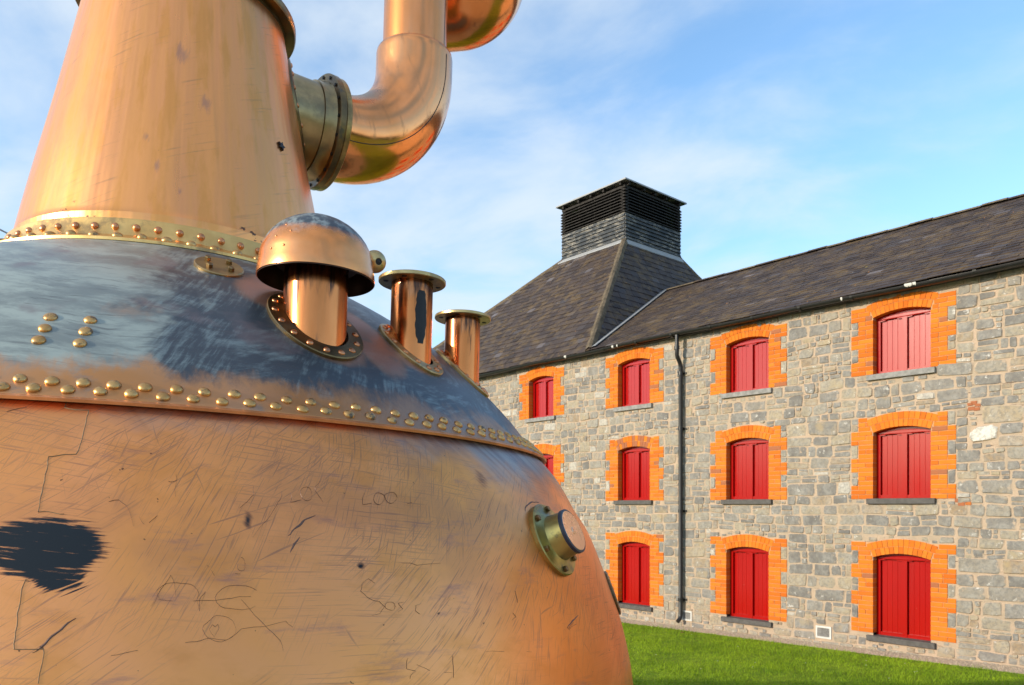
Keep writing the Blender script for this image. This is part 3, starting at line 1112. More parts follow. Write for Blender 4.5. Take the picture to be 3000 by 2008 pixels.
# little star-shaped bracket on the neck
zst = 0.407
a = R(-23.5)
mb = MB()
st = []
for i in range(10):
    rr = 0.024 if i % 2 == 0 else 0.011
    st.append((rr * math.cos(i * PI / 5), rr * math.sin(i * PI / 5)))
mb.add([(x, y, 0.012) for x, y in st] + [(x, y, -0.01) for x, y in st], [tuple(range(10))] + [(i, (i + 1) % 10, 10 + (i + 1) % 10, 10 + i)[::-1] for i in range(10)])
q = Vector((neck_r(zst) * S * math.cos(a) + NX, neck_r(zst) * S * math.sin(a) + NY, lz(zst)))
recalc(mb.build('star_stud', M_BLACK, still, M=frame(q, Vector((math.cos(a), math.sin(a), 0.2)))))
STROKES = [
    ('s', [(-74.15,0.0621),(-74.15,0.0581),(-72.4,0.0563),(-72.31,0.0478),(-72.34,0.0358),(-72.58,0.0274),(-73.47,0.0261),(-74.25,0.025),(-74.25,0.0198),(-74.23,0.0065),(-74.16,-0.0086),(-73.44,-0.0087),(-72.57,-0.0096)]),
    ('s', [(-74.21,-0.0459),(-74.22,-0.0574),(-74.2,-0.0706),(-74.16,-0.0821),(-73.51,-0.0818),(-72.73,-0.0827),(-72.61,-0.0889),(-72.64,-0.0997)]),
    ('t', [(-78.1,0.0531),(-77.37,0.0557),(-76.41,0.0566),(-75.5,0.055),(-74.57,0.05)]),
    ('w', [(-71.11,-0.067),(-71.58,-0.0708),(-72.19,-0.0765),(-72.75,-0.0811),(-73.16,-0.0843)]),
    ('w', [(-55.6,-0.0073),(-56.44,-0.0098),(-57.15,-0.0144),(-57.92,-0.0204)]),
    ('w', [(-57.09,-0.0216),(-57.54,-0.0257),(-57.89,-0.031)]),
    ('t', [(-59.96,0.0133),(-60.09,0.0054),(-61.22,-0.0034)]),
    ('t', [(-66.87,-0.0608),(-66.5,-0.0549),(-65.77,-0.0444),(-65.57,-0.0495),(-65.48,-0.0561)]),
    ('t', [(-66.38,-0.0574),(-66.51,-0.056),(-66.56,-0.0545),(-66.53,-0.053),(-66.43,-0.0516),(-66.26,-0.0503),(-66.03,-0.0493),(-65.75,-0.0487),(-65.45,-0.0484),(-65.13,-0.0485),(-64.83,-0.049),(-64.55,-0.0498),(-64.33,-0.0509),(-64.16,-0.0523),(-64.08,-0.0538),(-64.07,-0.0553),(-64.14,-0.0568)]),
    ('t', [(-60.17,-0.0602),(-60.46,-0.0623),(-60.89,-0.0638),(-61.4,-0.0645),(-61.92,-0.0642),(-62.4,-0.0631),(-62.78,-0.0614),(-63.0,-0.0591),(-63.05,-0.0566),(-62.92,-0.0542),(-62.61,-0.0522),(-62.17,-0.0509),(-61.64,-0.0504),(-61.11,-0.0508),(-60.63,-0.052),(-60.27,-0.054),(-60.08,-0.0564),(-60.09,-0.059),(-60.29,-0.0613)]),
    ('t', [(-66.49,-0.0576),(-65.31,-0.0584),(-64.0,-0.0586),(-62.28,-0.0576),(-61.26,-0.0574),(-60.23,-0.0572)]),
    ('t', [(-64.12,-0.053),(-64.06,-0.0647),(-63.94,-0.0564),(-63.76,-0.0536),(-63.88,-0.0609)]),
    ('t', [(-61.83,-0.0754),(-61.9,-0.0779),(-62.07,-0.0801),(-62.33,-0.0816),(-62.65,-0.0824),(-62.98,-0.0822),(-63.29,-0.0812),(-63.54,-0.0795),(-63.7,-0.0772),(-63.76,-0.0747),(-63.7,-0.0721),(-63.53,-0.0699),(-63.28,-0.0683),(-62.96,-0.0675),(-62.62,-0.0677),(-62.3,-0.0687),(-62.05,-0.0704),(-61.88,-0.0728),(-61.83,-0.0754)]),
    ('t', [(-63.13,-0.0793),(-63.38,-0.0742),(-63.26,-0.0719),(-63.1,-0.0732),(-62.94,-0.072),(-62.87,-0.0739),(-63.13,-0.0793)]),
    ('t', [(-66.75,-0.0742),(-66.21,-0.0685),(-65.41,-0.0676),(-65.22,-0.0715),(-65.65,-0.0825),(-64.57,-0.0814),(-63.4,-0.0802),(-62.33,-0.0818),(-61.46,-0.075),(-59.94,-0.0735),(-58.62,-0.0716),(-58.12,-0.0758)]),
    ('t', [(-61.4,-0.0592),(-60.55,-0.0686),(-59.88,-0.0739),(-58.97,-0.0834),(-58.88,-0.0891)]),
    ('t', [(-69.64,-0.0893),(-68.33,-0.0857),(-67.26,-0.084),(-66.38,-0.0832),(-65.48,-0.0823)]),
    ('t', [(-69.99,-0.0018),(-69.31,-0.0006),(-68.77,-0.0044),(-68.25,-0.0161)]),
    ('t', [(-67.96,-0.0108),(-67.42,-0.0159),(-66.59,-0.0069),(-65.71,-0.0019),(-65.62,0.0169)]),
    ('t', [(-65.61,0.017),(-65.58,0.0158),(-65.59,0.0146),(-65.64,0.0134),(-65.72,0.0125),(-65.83,0.012),(-65.95,0.0117),(-66.07,0.0119),(-66.18,0.0124),(-66.27,0.0132),(-66.32,0.0143),(-66.34,0.0155),(-66.33,0.0167)]),
    ('t', [(-62.18,-0.0241),(-62.2,-0.0313),(-62.55,-0.0406),(-63.07,-0.045),(-63.56,-0.0383)]),
    ('t', [(-61.04,-0.0378),(-61.08,-0.0395),(-61.17,-0.0409),(-61.29,-0.0417),(-61.41,-0.0417),(-61.53,-0.0409),(-61.6,-0.0395),(-61.62,-0.0378),(-61.59,-0.036),(-61.5,-0.0346),(-61.38,-0.0339),(-61.25,-0.0339),(-61.14,-0.0347),(-61.06,-0.0361),(-61.04,-0.0378)]),
    ('t', [(-61.66,-0.0434),(-61.44,-0.0436)]),
    ('t', [(-60.41,-0.0216),(-59.62,-0.0129),(-58.42,-0.0012),(-57.88,0.0081),(-58.54,0.0105),(-59.36,0.0063)]),
    ('t', [(-57.15,0.0144),(-57.3,0.0017),(-56.48,0.0033)]),
    ('t', [(-55.49,0.0076),(-55.6,0.0052),(-55.79,0.0034),(-56.01,0.0027),(-56.2,0.0033),(-56.31,0.005),(-56.31,0.0073),(-56.21,0.0097),(-56.03,0.0115),(-55.81,0.0122),(-55.61,0.0116),(-55.5,0.0099),(-55.49,0.0076)]),
    ('t', [(-54.47,0.0189),(-55.15,0.0118),(-54.71,0.0024)]),
    ('t', [(-51.63,-0.0507),(-52.16,-0.0485),(-52.67,-0.0513),(-52.92,-0.0556),(-52.39,-0.0598),(-51.48,-0.0627),(-51.15,-0.0666),(-51.56,-0.0709),(-52.3,-0.0714)]),
    ('t', [(-50.18,-0.0668),(-50.27,-0.0681),(-50.47,-0.0691),(-50.71,-0.0693),(-50.93,-0.0688),(-51.08,-0.0678),(-51.11,-0.0664),(-51.02,-0.065),(-50.83,-0.0641),(-50.59,-0.0638),(-50.36,-0.0643),(-50.21,-0.0654),(-50.18,-0.0668)]),
    ('t', [(-49.45,-0.0643),(-49.88,-0.065),(-49.73,-0.0672),(-49.59,-0.069),(-50.06,-0.0704)]),
    ('t', [(-47.8,-0.0653),(-48.34,-0.067),(-48.53,-0.0702),(-48.17,-0.0727),(-47.34,-0.0737)]),
    ('t', [(-50.78,0.0106),(-51.21,0.002),(-50.36,0.0025)]),
    ('t', [(-48.95,0.0066),(-49.11,0.0044),(-49.37,0.0028),(-49.65,0.0022),(-49.89,0.0027),(-50.02,0.0042),(-50.01,0.0063),(-49.86,0.0085),(-49.61,0.0101),(-49.32,0.0108),(-49.07,0.0103),(-48.94,0.0088),(-48.95,0.0066)]),
    ('t', [(-47.61,0.0073),(-47.8,0.0051),(-48.11,0.0034),(-48.46,0.0028),(-48.75,0.0033),(-48.92,0.0048),(-48.92,0.0069),(-48.74,0.0091),(-48.44,0.0108),(-48.09,0.0115),(-47.78,0.011),(-47.61,0.0095),(-47.61,0.0073)]),
    ('t', [(-46.87,0.0032),(-46.19,0.0041)]),
    ('t', [(-48.96,-0.0378),(-47.52,-0.0401),(-45.08,-0.0392)]),
    ('t', [(-49.79,-0.0996),(-50.16,-0.1054),(-49.44,-0.1079),(-49.95,-0.1124)]),
    ('t', [(-51.45,-0.0977),(-51.54,-0.0993),(-51.74,-0.1003),(-51.97,-0.1006),(-52.2,-0.1),(-52.34,-0.0986),(-52.37,-0.0969),(-52.28,-0.0953),(-52.09,-0.0942),(-51.85,-0.094),(-51.62,-0.0946),(-51.48,-0.0959),(-51.45,-0.0977)]),
    ('t', [(-52.24,-0.094),(-51.51,-0.1006)]),
    ('t', [(-49.21,-0.1038),(-47.79,-0.1102),(-46.19,-0.1125)]),
    ('t', [(-45.91,-0.1018),(-46.16,-0.1158)]),
    ('t', [(-42.44,-0.1024),(-39.72,-0.1044),(-36.97,-0.108)]),
    ('t', [(-36.87,-0.0623),(-37.05,-0.0712)]),
    ('t', [(-36.53,-0.0805),(-36.62,-0.0849)]),
    ('t', [(-38.09,-0.0779),(-37.87,-0.0817),(-38.49,-0.0834)]),
    ('w', [(-27.07,-0.0889),(-28.73,-0.0916),(-30.22,-0.0967)]),
    ('t', [(-26.83,-0.0917),(-28.65,-0.0933),(-30.08,-0.0976)]),
    ('t', [(-27.1,-0.0944),(-28.6,-0.0953),(-29.93,-0.0983)]),
    ('w', [(-29.92,0.0008),(-28.99,0.0062),(-27.04,0.0102),(-25.17,0.0103)]),
]

# scratched scrawl, gouges and old solder lines on the belly (azimuth in degrees, profile height)
kinds = {'s': ('solder_line', M_SOLDER, 0.0012), 't': ('scratch', M_SCRATCH, 0.0006), 'w': ('gouge', M_SCRATCH, 0.0030)}
for kd, pts_ in STROKES:
    nm, mt, rr0 = kinds[kd]
    pp = []
    for (a0, z0), (a1, z1) in zip(pts_[:-1], pts_[1:]):
        for q in range(4):
            k = q / 4
            aa, zz = a0 + (a1 - a0) * k, z0 + (z1 - z0) * k
            wb = mnoise.noise_vector(Vector((aa * 1.1, zz * 160, 2.0)))
            pp.append(surf(aa + wb.x * 0.16 + rnd.uniform(-.008, .008), zz + wb.y * 0.0011 + rnd.uniform(-.00008, .00008), 0.0))
    pp.append(surf(*pts_[-1], 0.0))
    if len(pp) < 2:
        continue
    m_ = len(pp) - 1
    run = []

    def flush():
        if len(run) >= 6:
            q_ = len(run) // 3
            sm_ = MB()
            sm_.add(run, [f for i in range(q_ - 1) for f in ((3 * i, 3 * i + 3, 3 * i + 4, 3 * i + 1), (3 * i + 1, 3 * i + 4, 3 * i + 5, 3 * i + 2))])
            sm_.build(nm, mt, belly)
        run.clear()
    for i, (p_, n_) in enumerate(pp):
        tn = pp[min(i + 1, m_)][0] - pp[max(i - 1, 0)][0]
        sd = n_.cross(tn).normalized()
        taper = (math.sin(PI * (0.08 + 0.84 * i / m_)) if kd != 's' else 1.0)
        rr = rr0 * taper * rnd.uniform(0.75, 1.25)
        # the sheet is slightly dented: let the line follow it
        r_xy = max(math.hypot(p_.x, p_.y), 1e-4)
        dk = 0.006 * mnoise.noise(Vector((p_.x, p_.y, p_.z)) * 1.3)
        q = p_ + Vector((p_.x / r_xy * dk, p_.y / r_xy * dk, 0))
        run += [q - sd * rr + n_ * 0.0002, q + n_ * (0.0022 if kd == 's' else 0.0014), q + sd * rr + n_ * 0.0002]
        if kd == 't' and mnoise.noise(Vector((p_.x * 9, p_.y * 9, p_.z * 9))) < -0.12:
            flush()
    flush()



# ================================================================= materials of the building
def make_stone():
    m, n = material('rubble_limestone')
    o = n.pos()
    t = n.attr('tint')
    a = n.noise(o, 7.0, 6, 0.62)
    b = n.noise(n.vmath('ADD', o, (7, 2, 4)), 22.0, 5, 0.65)
    base = n.ramp(t, [(0.0, (0.150, 0.139, 0.125)), (0.28, (0.212, 0.193, 0.168)), (0.50, (0.275, 0.245, 0.198)), (0.66, (0.32, 0.268, 0.188)),
                      (0.80, (0.36, 0.295, 0.20)), (0.90, (0.29, 0.21, 0.13)), (0.97, (0.50, 0.47, 0.41)), (1.0, (0.66, 0.63, 0.56))])
    col = n.mix(n.mul(n.step(a, 0.35, 0.7), 0.5), base, (0.36, 0.35, 0.32))
    col = n.mix(n.mul(n.step(b, 0.44, 0.62), 0.42), col, (0.12, 0.12, 0.125))
    w1 = n.mul(n.step(n.noise(n.vmath('ADD', o, (1, 8, 3)), 8.0, 7, 0.74), 0.59, 0.68), 0.75)
    col = n.mix(w1, col, (0.68, 0.65, 0.60))
    och = n.mul(n.step(n.noise(n.vmath('ADD', o, (3, 1, 9)), 2.2, 4, 0.6), 0.60, 0.72), 0.5)
    col = n.mix(och, col, (0.40, 0.30, 0.16))
    sm = n.step(n.add(n.attr('rim'), n.mul(n.sub(n.noise(n.vmath('ADD', o, (2, 2, 7)), 10.0, 6, 0.7), 0.5), 2.3)), 0.44, 0.72)
    col = n.mix(sm, col, n.mix(a, (0.47, 0.355, 0.26), (0.36, 0.29, 0.215)))
    h = n.add(n.mul(a, 0.7), n.mul(b, 0.5))
    n.out(col, 0.85, 0, n.bump(h, 0.6, 0.02), 0.25)
    return m


def make_mortar():
    m, n = material('buff_lime_mortar')
    o = n.pos()
    a = n.noise(o, 5.0, 5, 0.6)
    b = n.noise(o, 40.0, 4, 0.6)
    col = n.mix(n.step(a, 0.35, 0.65), (0.46, 0.345, 0.25), (0.38, 0.30, 0.22))
    col = n.mix(n.mul(n.step(b, 0.5, 0.7), 0.4), col, (0.36, 0.28, 0.21))
    x, y, z = n.sep(o)
    ck = n.noise(n.mapping(o, (3.2, 3.2, 34)), 1.0, 4, 0.6)
    crack_shade = n.mul(n.step(ck, 0.655, 0.69), 0.85)
    col = n.mix(crack_shade, col, (0.10, 0.06, 0.045))  # dark lines put the shadow of deep joints into the mortar colour
    n.out(col, 0.92, 0, n.bump(n.sub(n.add(b, n.mul(a, 0.5)), n.mul(crack_shade, 1.5)), 0.7, 0.012), 0.15)
    return m


def make_brick():
    m, n = material('orange_brick')
    o = n.pos()
    t = n.attr('tint')
    base = n.ramp(t, [(0.0, (0.54, 0.125, 0.014)), (0.5, (0.64, 0.175, 0.018)), (0.9, (0.66, 0.192, 0.022)), (0.95, (0.52, 0.16, 0.03)), (1.0, (0.34, 0.125, 0.06))])
    a = n.noise(o, 12.0, 5, 0.65)
    col = n.mix(n.mul(n.step(a, 0.5, 0.72), 0.5), base, (0.40, 0.115, 0.03))
    b = n.noise(n.vmath('ADD', o, (4, 4, 4)), 3.0, 4, 0.6)
    col = n.mix(n.mul(n.step(b, 0.56, 0.72), 0.2), col, (0.58, 0.22, 0.07))
    n.out(col, 0.85, 0, n.bump(a, 0.3, 0.01), 0.15)
    return m


def make_red():
    m, n = material('glossy_red_paint')
    o = n.pos()
    a = n.noise(n.mapping(o, (6, 6, 1.2)), 1.0, 4, 0.6)
    col = n.mix(a, (0.40, 0.0045, 0.0035), (0.31, 0.0035, 0.003))
    ch = n.step(n.noise(o, 14.0, 4, 0.6), 0.735, 0.76)
    col = n.mix(ch, col, (0.50, 0.22, 0.18))
    n.out(col, n.add(0.13, n.mul(a, 0.08)), 0, n.bump(n.noise(n.mapping(o, (30, 30, 3)), 1, 3), 0.03, 0.01), 0.5)
    return m


def make_slate():
    m, n = material('weathered_slate')
    o = n.pos()
    t = n.attr('tint')
    base = n.ramp(t, [(0.0, (0.034, 0.025, 0.023)), (0.35, (0.050, 0.036, 0.032)), (0.62, (0.066, 0.047, 0.038)), (0.82, (0.050, 0.042, 0.044)), (0.93, (0.085, 0.074, 0.078)), (1.0, (0.14, 0.125, 0.135))])
    a = n.noise(o, 1.3, 5, 0.6)
    lich = n.mul(n.step(n.noise(n.mapping(o, (1, 1, 1.6)), 3.4, 6, 0.68), 0.43, 0.64), n.step(a, 0.34, 0.56))
    col = n.mix(n.mul(lich, 0.85), base, (0.125, 0.084, 0.042))
    y = n.step(n.noise(n.vmath('ADD', o, (2, 8, 5)), 5.0, 5, 0.6), 0.70, 0.74)
    col = n.mix(n.mul(y, 0.7), col, (0.25, 0.20, 0.045))
    wsp = n.step(n.noise(n.vmath('ADD', o, (9, 1, 5)), 2.0, 6, 0.7), 0.67, 0.73)
    col = n.mix(n.mul(wsp, 0.55), col, (0.28, 0.26, 0.27))
    og = n.step(n.noise(n.vmath('ADD', o, (1, 1, 2)), 13.0, 2, 0.5), 0.745, 0.76)
    col = n.mix(n.mul(og, 0.8), col, (0.42, 0.20, 0.06))
    n.out(col, n.add(0.58, n.mul(a, 0.15)), 0, n.bump(n.noise(o, 18.0, 4), 0.35, 0.01), 0.25)
    return m


def make_black_wood():
    m, n = material('black_tarred_boards')
    o = n.pos()
    g = n.noise(n.mapping(o, (2.2, 2.2, 24)), 1.0, 5, 0.65)
    pk = n.mul(n.step(n.noise(n.mapping(o, (5.0, 5.0, 34)), 1.0, 7, 0.75), 0.50, 0.58), n.step(n.noise(o, 1.6, 2), 0.32, 0.54))
    col = n.mix(g, (0.030, 0.036, 0.044), (0.058, 0.064, 0.070))
    col = n.mix(n.mul(pk, 0.85), col, (0.33, 0.30, 0.25))
    n.out(col, 0.7, 0, n.bump(g, 0.3, 0.01), 0.25)
    return m


def make_lead():
    m, n = material('grey_lead_flashing')
    o = n.pos()
    a = n.noise(o, 4.0, 5, 0.6)
    col = n.mix(a, (0.36, 0.36, 0.355), (0.26, 0.265, 0.27))
    n.out(col, 0.6, 0.1, n.bump(a, 0.3, 0.02))
    return m


M_STONE, M_MORTAR, M_BRICK, M_RED = make_stone(), make_mortar(), make_brick(), make_red()
M_SLATE, M_TAR, M_LEAD = make_slate(), make_black_wood(), make_lead()
M_JOINT = simple('brick_joint_mortar', (0.56, 0.31, 0.16), 0.9, 0, 0.2, 20, 0.3, 0.15)
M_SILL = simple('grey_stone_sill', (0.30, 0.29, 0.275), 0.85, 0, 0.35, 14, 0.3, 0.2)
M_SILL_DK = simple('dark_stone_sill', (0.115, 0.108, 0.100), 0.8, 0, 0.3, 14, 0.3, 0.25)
M_GUTTER = simple('black_iron_gutter', (0.014, 0.014, 0.015), 0.38, 0, 0.3, 9, 0.1, 0.5)
M_WHITE = simple('white_paint', (0.62, 0.61, 0.57), 0.6, 0, 0.15, 8)
M_HIP = simple('mortar_hip_cap', (0.165, 0.128, 0.086), 0.9, 0, 0.45, 9, 0.6, 0.15)
M_DARKIN = simple('dark_interior', (0.008, 0.008, 0.009), 0.9, 0, 0.2)
M_SLAT = simple('weathered_louvre_wood', (0.036, 0.031, 0.028), 0.7, 0, 0.5, 7, 0.2, 0.25)

# ================================================================= the malthouse
UDW = Vector((0.65171643, -0.75846272, 0))                     # along the front, towards the right
ND = Vector((-0.75846272, -0.65171643, 0))                     # out of the front
BM = Matrix((UDW, -ND, Vector((0, 0, 1)))).transposed().to_4x4()
BM.translation = -ND * 12.7
malt = empty('malthouse', BM, 'long grey stone malthouse with red shuttered openings, slate roof and black louvred kiln cupola', 'building')


def hz_(h): return h + EYE


def bpart(mb, name, mat, parent=malt, kind=None, sm=None):
    o = mb.build(name, mat, parent, kind=kind)
    if sm:
        auto_smooth(o, sm)
    return o


COLS = [(-14.13, -13.255), (-11.22, -10.34), (-8.48, -7.586), (-5.695, -4.808)]
ROWS = [dict(sill=-2.115, spring=-0.838, qtop=-0.590, groups=[(2, 1), (3, 0), (3, 1), (3, 0), (3, 1), (3, 0), (3, 1)]),
        dict(sill=0.125, spring=1.200, qtop=1.452, groups=[(3, 0), (3, 1), (3, 0), (3, 1), (3, 0), (3, 1)]),
        dict(sill=2.150, spring=3.077, qtop=3.270, groups=[(3, 1), (3, 0), (3, 1), (3, 0), (3, 1)])]
RISE, ARCH = 0.074, 0.232
CH = 0.0745
WIDE, NARROW = 0.360, 0.240
REV = 0.125
EAVE_Z = hz_(3.5)
U0, U1 = -22.0, 5.0
GROUND0 = -0.35

# wall: mortar bed with the openings cut out
holes = []
for ci, (ul, ur) in enumerate(COLS):
    for row in ROWS:
        holes.append((ul, ur, hz_(row['sill'] - 0.09), hz_(row['spring'] + RISE + 0.12)))
us = sorted({U0, U1} | {h[0] for h in holes} | {h[1] for h in holes})
zs_ = sorted({GROUND0, hz_(3.46)} | {h[2] for h in holes} | {h[3] for h in holes})
mb = MB()
for i in range(len(us) - 1):
    for j in range(len(zs_) - 1):
        uc, zc_ = (us[i] + us[i + 1]) / 2, (zs_[j] + zs_[j + 1]) / 2
        if any(h[0] < uc < h[1] and h[2] < zc_ < h[3] for h in holes):
            continue
        mb.add([(us[i], 0, zs_[j]), (us[i + 1], 0, zs_[j]), (us[i + 1], 0, zs_[j + 1]), (us[i], 0, zs_[j + 1])], [(0, 1, 2, 3)])
# ends, back and inner lining
mb.add([(U1, 0, GROUND0), (U1, 8.25, GROUND0), (U1, 8.25, hz_(3.46)), (U1, 4.12, hz_(5.8)), (U1, 0, hz_(3.46))], [(0, 1, 2, 3, 4)])
mb.add([(U0, 0, GROUND0), (U0, 8.25, GROUND0), (U0, 8.25, hz_(3.46)), (U0, 0, hz_(3.46))], [(3, 2, 1, 0)])
mb.add([(U0, 8.25, GROUND0), (U1, 8.25, GROUND0), (U1, 8.25, hz_(3.46)), (U0, 8.25, hz_(3.46))], [(3, 2, 1, 0)])
mb.add([(U0, 0.30, GROUND0), (U1, 0.30, GROUND0), (U1, 0.30, hz_(3.46)), (U0, 0.30, hz_(3.46))], [(0, 1, 2, 3)])
wall = bpart(mb, 'wall', M_MORTAR)


# ---------------------------------------------------------------- windows and brick surrounds
def arch_half(row, w2, z):
    """half width of the arch ring (outer edge) at height z"""
    Rr = (w2 * w2 + RISE * RISE) / (2 * RISE)
    zc = hz_(row['spring']) + RISE - Rr
    return Rr, zc


brick_jobs = []                                               # (priority, surround, verts, faces, tint)


def brick_box(x0, x1, y0, y1, z0, z1):
    b = 0.003
    vs = [(x0, y1, z0), (x1, y1, z0), (x1, y1, z1), (x0, y1, z1),
          (x0, y0 + b, z0), (x1, y0 + b, z0), (x1, y0 + b, z1), (x0, y0 + b, z1),
          (x0 + b, y0, z0 + b), (x1 - b, y0, z0 + b), (x1 - b, y0, z1 - b), (x0 + b, y0, z1 - b)]
    fs = [(8, 9, 10, 11)]
    for i in range(4):
        j = (i + 1) % 4
        fs.append((i, j, 4 + j, 4 + i))
        fs.append((4 + i, 4 + j, 8 + j, 8 + i))
    return vs, fs


def make_window(ci, ri):
    ul, ur = COLS[ci]
    row = ROWS[ri]
    w2 = (ur - ul) / 2
    uc = (ul + ur) / 2
    zs, zsp, zq = hz_(row['sill']), hz_(row['spring']), hz_(row['qtop'])
    Rr = (w2 * w2 + RISE * RISE) / (2 * RISE)
    zc = zsp + RISE - Rr
    half = math.asin(w2 / Rr)

    def arch_z(x, dr=0.0): return zc + math.sqrt(max((Rr + dr) ** 2 - (x - uc) ** 2, 0))
    # mortar bed of the surround
    mb = MB()
    nrows = sum(g[0] for g in row['groups'])
    zb = zq - CH * nrows
    zz = zq
    yf = -0.004
    for cnt, wide in row['groups']:
        z0 = zz - CH * cnt
        ww = WIDE if wide else NARROW
        for sgn in (-1, 1):
            ia = w2 + 0.003
            a, b = sorted((uc + sgn * ia, uc + sgn * (w2 + ww - 0.004)))
            mb.box(a, b, yf, REV, z0, zz)
        zz = z0
    n = 16
    vs, fs = [], []
    for i in range(n + 1):
        t = -half * 1.08 + 2.16 * half * i / n
        for r in (Rr + 0.003, Rr + ARCH - 0.004):
            for y in (yf - 0.001, REV):
                vs.append((uc + r * math.sin(t), y, zc + r * math.cos(t)))
    for i in range(n):
        b = i * 4
        fs += [(b, b + 4, b + 6, b + 2), (b, b + 1, b + 5, b + 4), (b + 2, b + 6, b + 7, b + 3)]
    mb.add(vs, fs)
    sur = bpart(mb, 'brick_surround', M_JOINT)
    pri = ci * 10 + ri
    # jamb bricks
    zz, k = zq, 0
    yb = -0.013
    for cnt, wide in row['groups']:
        for c in range(cnt):
            z0, z1 = zz - CH + 0.0045, zz - 0.0045
            zm = (z0 + z1) / 2
            full = WIDE if wide else NARROW
            inner = w2
            if z1 > zsp:
                inner = max(w2, (z0 - zc) * math.tan(half * 1.06))
            if k % 2 == 0:
                cuts = [0.0, 0.118, full] if wide else [0.0, full]
            else:
                cuts = [0.0, full - 0.118, full] if wide else [0.0, 0.118, full]
            if ri < 1 and rnd.random() < .15: cuts = [0.0, full / 2, full]
            for s_ in (-1, 1):
                cc = [max(w2 + q, inner) for q in cuts]
                for q in range(len(cc) - 1):
                    x0, x1 = cc[q], cc[q + 1]
                    if x1 - x0 < 0.03:
                        continue
                    x0_ = x0 + (0.0 if q == 0 and inner == w2 else 0.0045)
                    x1_ = x1 - (0.0045 if q < len(cc) - 2 else 0.0)
                    a, b = sorted((uc + s_ * x0_, uc + s_ * x1_))
                    jy = rnd.uniform(-0.003, 0.002)
                    jz = rnd.uniform(-0.0015, 0.0015)
                    v, f = brick_box(a, b, yb + jy, REV if q == 0 else 0.0, z0 + jz, z1 + jz)
                    brick_jobs.append((pri, sur, v, f, rnd.random() * 0.93 if rnd.random() < .95 else 1.0))
            zz -= CH
            k += 1
    # two rings of arch bricks
    for ring, (r0, r1) in enumerate(((Rr, Rr + 0.112), (Rr + 0.119, Rr + ARCH))):
        hh = half * (1.0 if ring == 0 else 1.07)
        nb = 13 if ring == 0 else 13
        off = 0.5 if ring else 0.0
        for q in range(nb):
            t0 = -hh + 2 * hh * q / nb + 0.0022
            t1 = -hh + 2 * hh * (q + 1) / nb - 0.0022
            jy = rnd.uniform(-0.003, 0.002)
            vs = []
            for y in (REV if ring == 0 else 0.0, yb - 0.001 + jy):
                for r, t in ((r0, t0), (r0, t1), (r1, t1), (r1, t0)):
                    vs.append((uc + r * math.sin(t), y, zc + r * math.cos(t)))
            fs = [(4, 5, 6, 7), (0, 1, 5, 4), (1, 2, 6, 5), (2, 3, 7, 6), (3, 0, 4, 7)]
            tint = rnd.random() * 0.93
            if ci == 1 and ri == 1 and rnd.random() < .6: tint = 1.0
            brick_jobs.append((pri, sur, vs, fs, tint))
    # painted timber window: frame with mullion and arched head, boards behind
    fy0, fy1 = REV - 0.004, REV + 0.055
    st, mu = 0.062, 0.078
    zt = zsp - 0.035
    mb = MB()
    mb.box(ul, ul + st, fy0, fy1, zs, zt)
    mb.box(ur - st, ur, fy0, fy1, zs, zt)
    mb.box(uc - mu / 2, uc + mu / 2, fy0 - 0.003, fy1, zs, zt)
    mb.box(ul + st, uc - mu / 2, fy0 + 0.006, fy1, zs, zs + 0.055)
    mb.box(uc + mu / 2, ur - st, fy0 + 0.006, fy1, zs, zs + 0.055)
    # shouldered ends of the panels
    for a, b in ((ul + st, uc - mu / 2), (uc + mu / 2, ur - st)):
        for (p, q) in ((a, 1), (b, -1)):
            mb.add([(p, fy0 + .004, zt), (p + q * 0.085, fy0 + .004, zt), (p + q * 0.070, fy0 + .004, zt - 0.014), (p, fy0 + .004, zt - 0.018),
                    (p, fy1, zt), (p + q * 0.085, fy1, zt), (p + q * 0.070, fy1, zt - 0.014), (p, fy1, zt - 0.018)],
                   [(0, 1, 2, 3), (1, 5, 6, 2), (2, 6, 7, 3)])
    n = 14
    vs, fs = [], []
    for i in range(n + 1):
        x = ul + (ur - ul) * i / n
        for y in (fy0 - 0.002, fy1):
            vs.append((x, y, zt))
            vs.append((x, y, arch_z(x) + 0.004))
    for i in range(n):
        b = i * 4
        fs += [(b, b + 4, b + 5, b + 1), (b + 2, b, b + 4, b + 6)]
    mb.add(vs, fs)
    # moulded edge of the head
    vs, fs = [], []
    for i in range(n + 1):
        x = ul + (ur - ul) * i / n
        zt2 = zt + 0.3 * (arch_z(x) - zt) + 0.012
        vs += [(x, fy0 - 0.009, zt + 0.012), (x, fy0 - 0.009, zt2 + 0.01), (x, fy0 - 0.002, zt), (x, fy0 - 0.002, zt2 + 0.018)]
    for i in range(n):
        b = i * 4
        fs += [(b, b + 4, b + 5, b + 1), (b + 2, b + 6, b + 4, b), (b + 1, b + 5, b + 7, b + 3)]
    mb.add(vs, fs)
    win = bpart(mb, 'window', M_RED)
    recalc(win)
    for a, b in ((ul + st, uc - mu / 2), (uc + mu / 2, ur - st)):
        nb = 4
        for q in range(nb):
            a_ = a + 0.010
            x0, x1 = a_ + (b - a_) * q / nb, a_ + (b - a_) * (q + 1) / nb
            jy = rnd.uniform(0, 0.002)
            mbp = MB()
            v, f = brick_box(x0 + 0.0003, x1 - 0.0003, fy0 + 0.042 + jy, fy1 + 0.02, zs + 0.05, zt - 0.007)
            mbp.add(v, f)
            mbp.build('plank', M_RED, win)
    mb = MB()
    sl, sr = ul - 0.09, ur + 0.075
    vs, fs = brick_box(sl, sr, -0.060, 0.10, zs - 0.092, zs - 0.004)
    mb.add(vs, fs)
    mb.box(ul + 0.001, ur - 0.001, 0.10, REV + 0.03, zs - 0.08, zs - 0.0015)
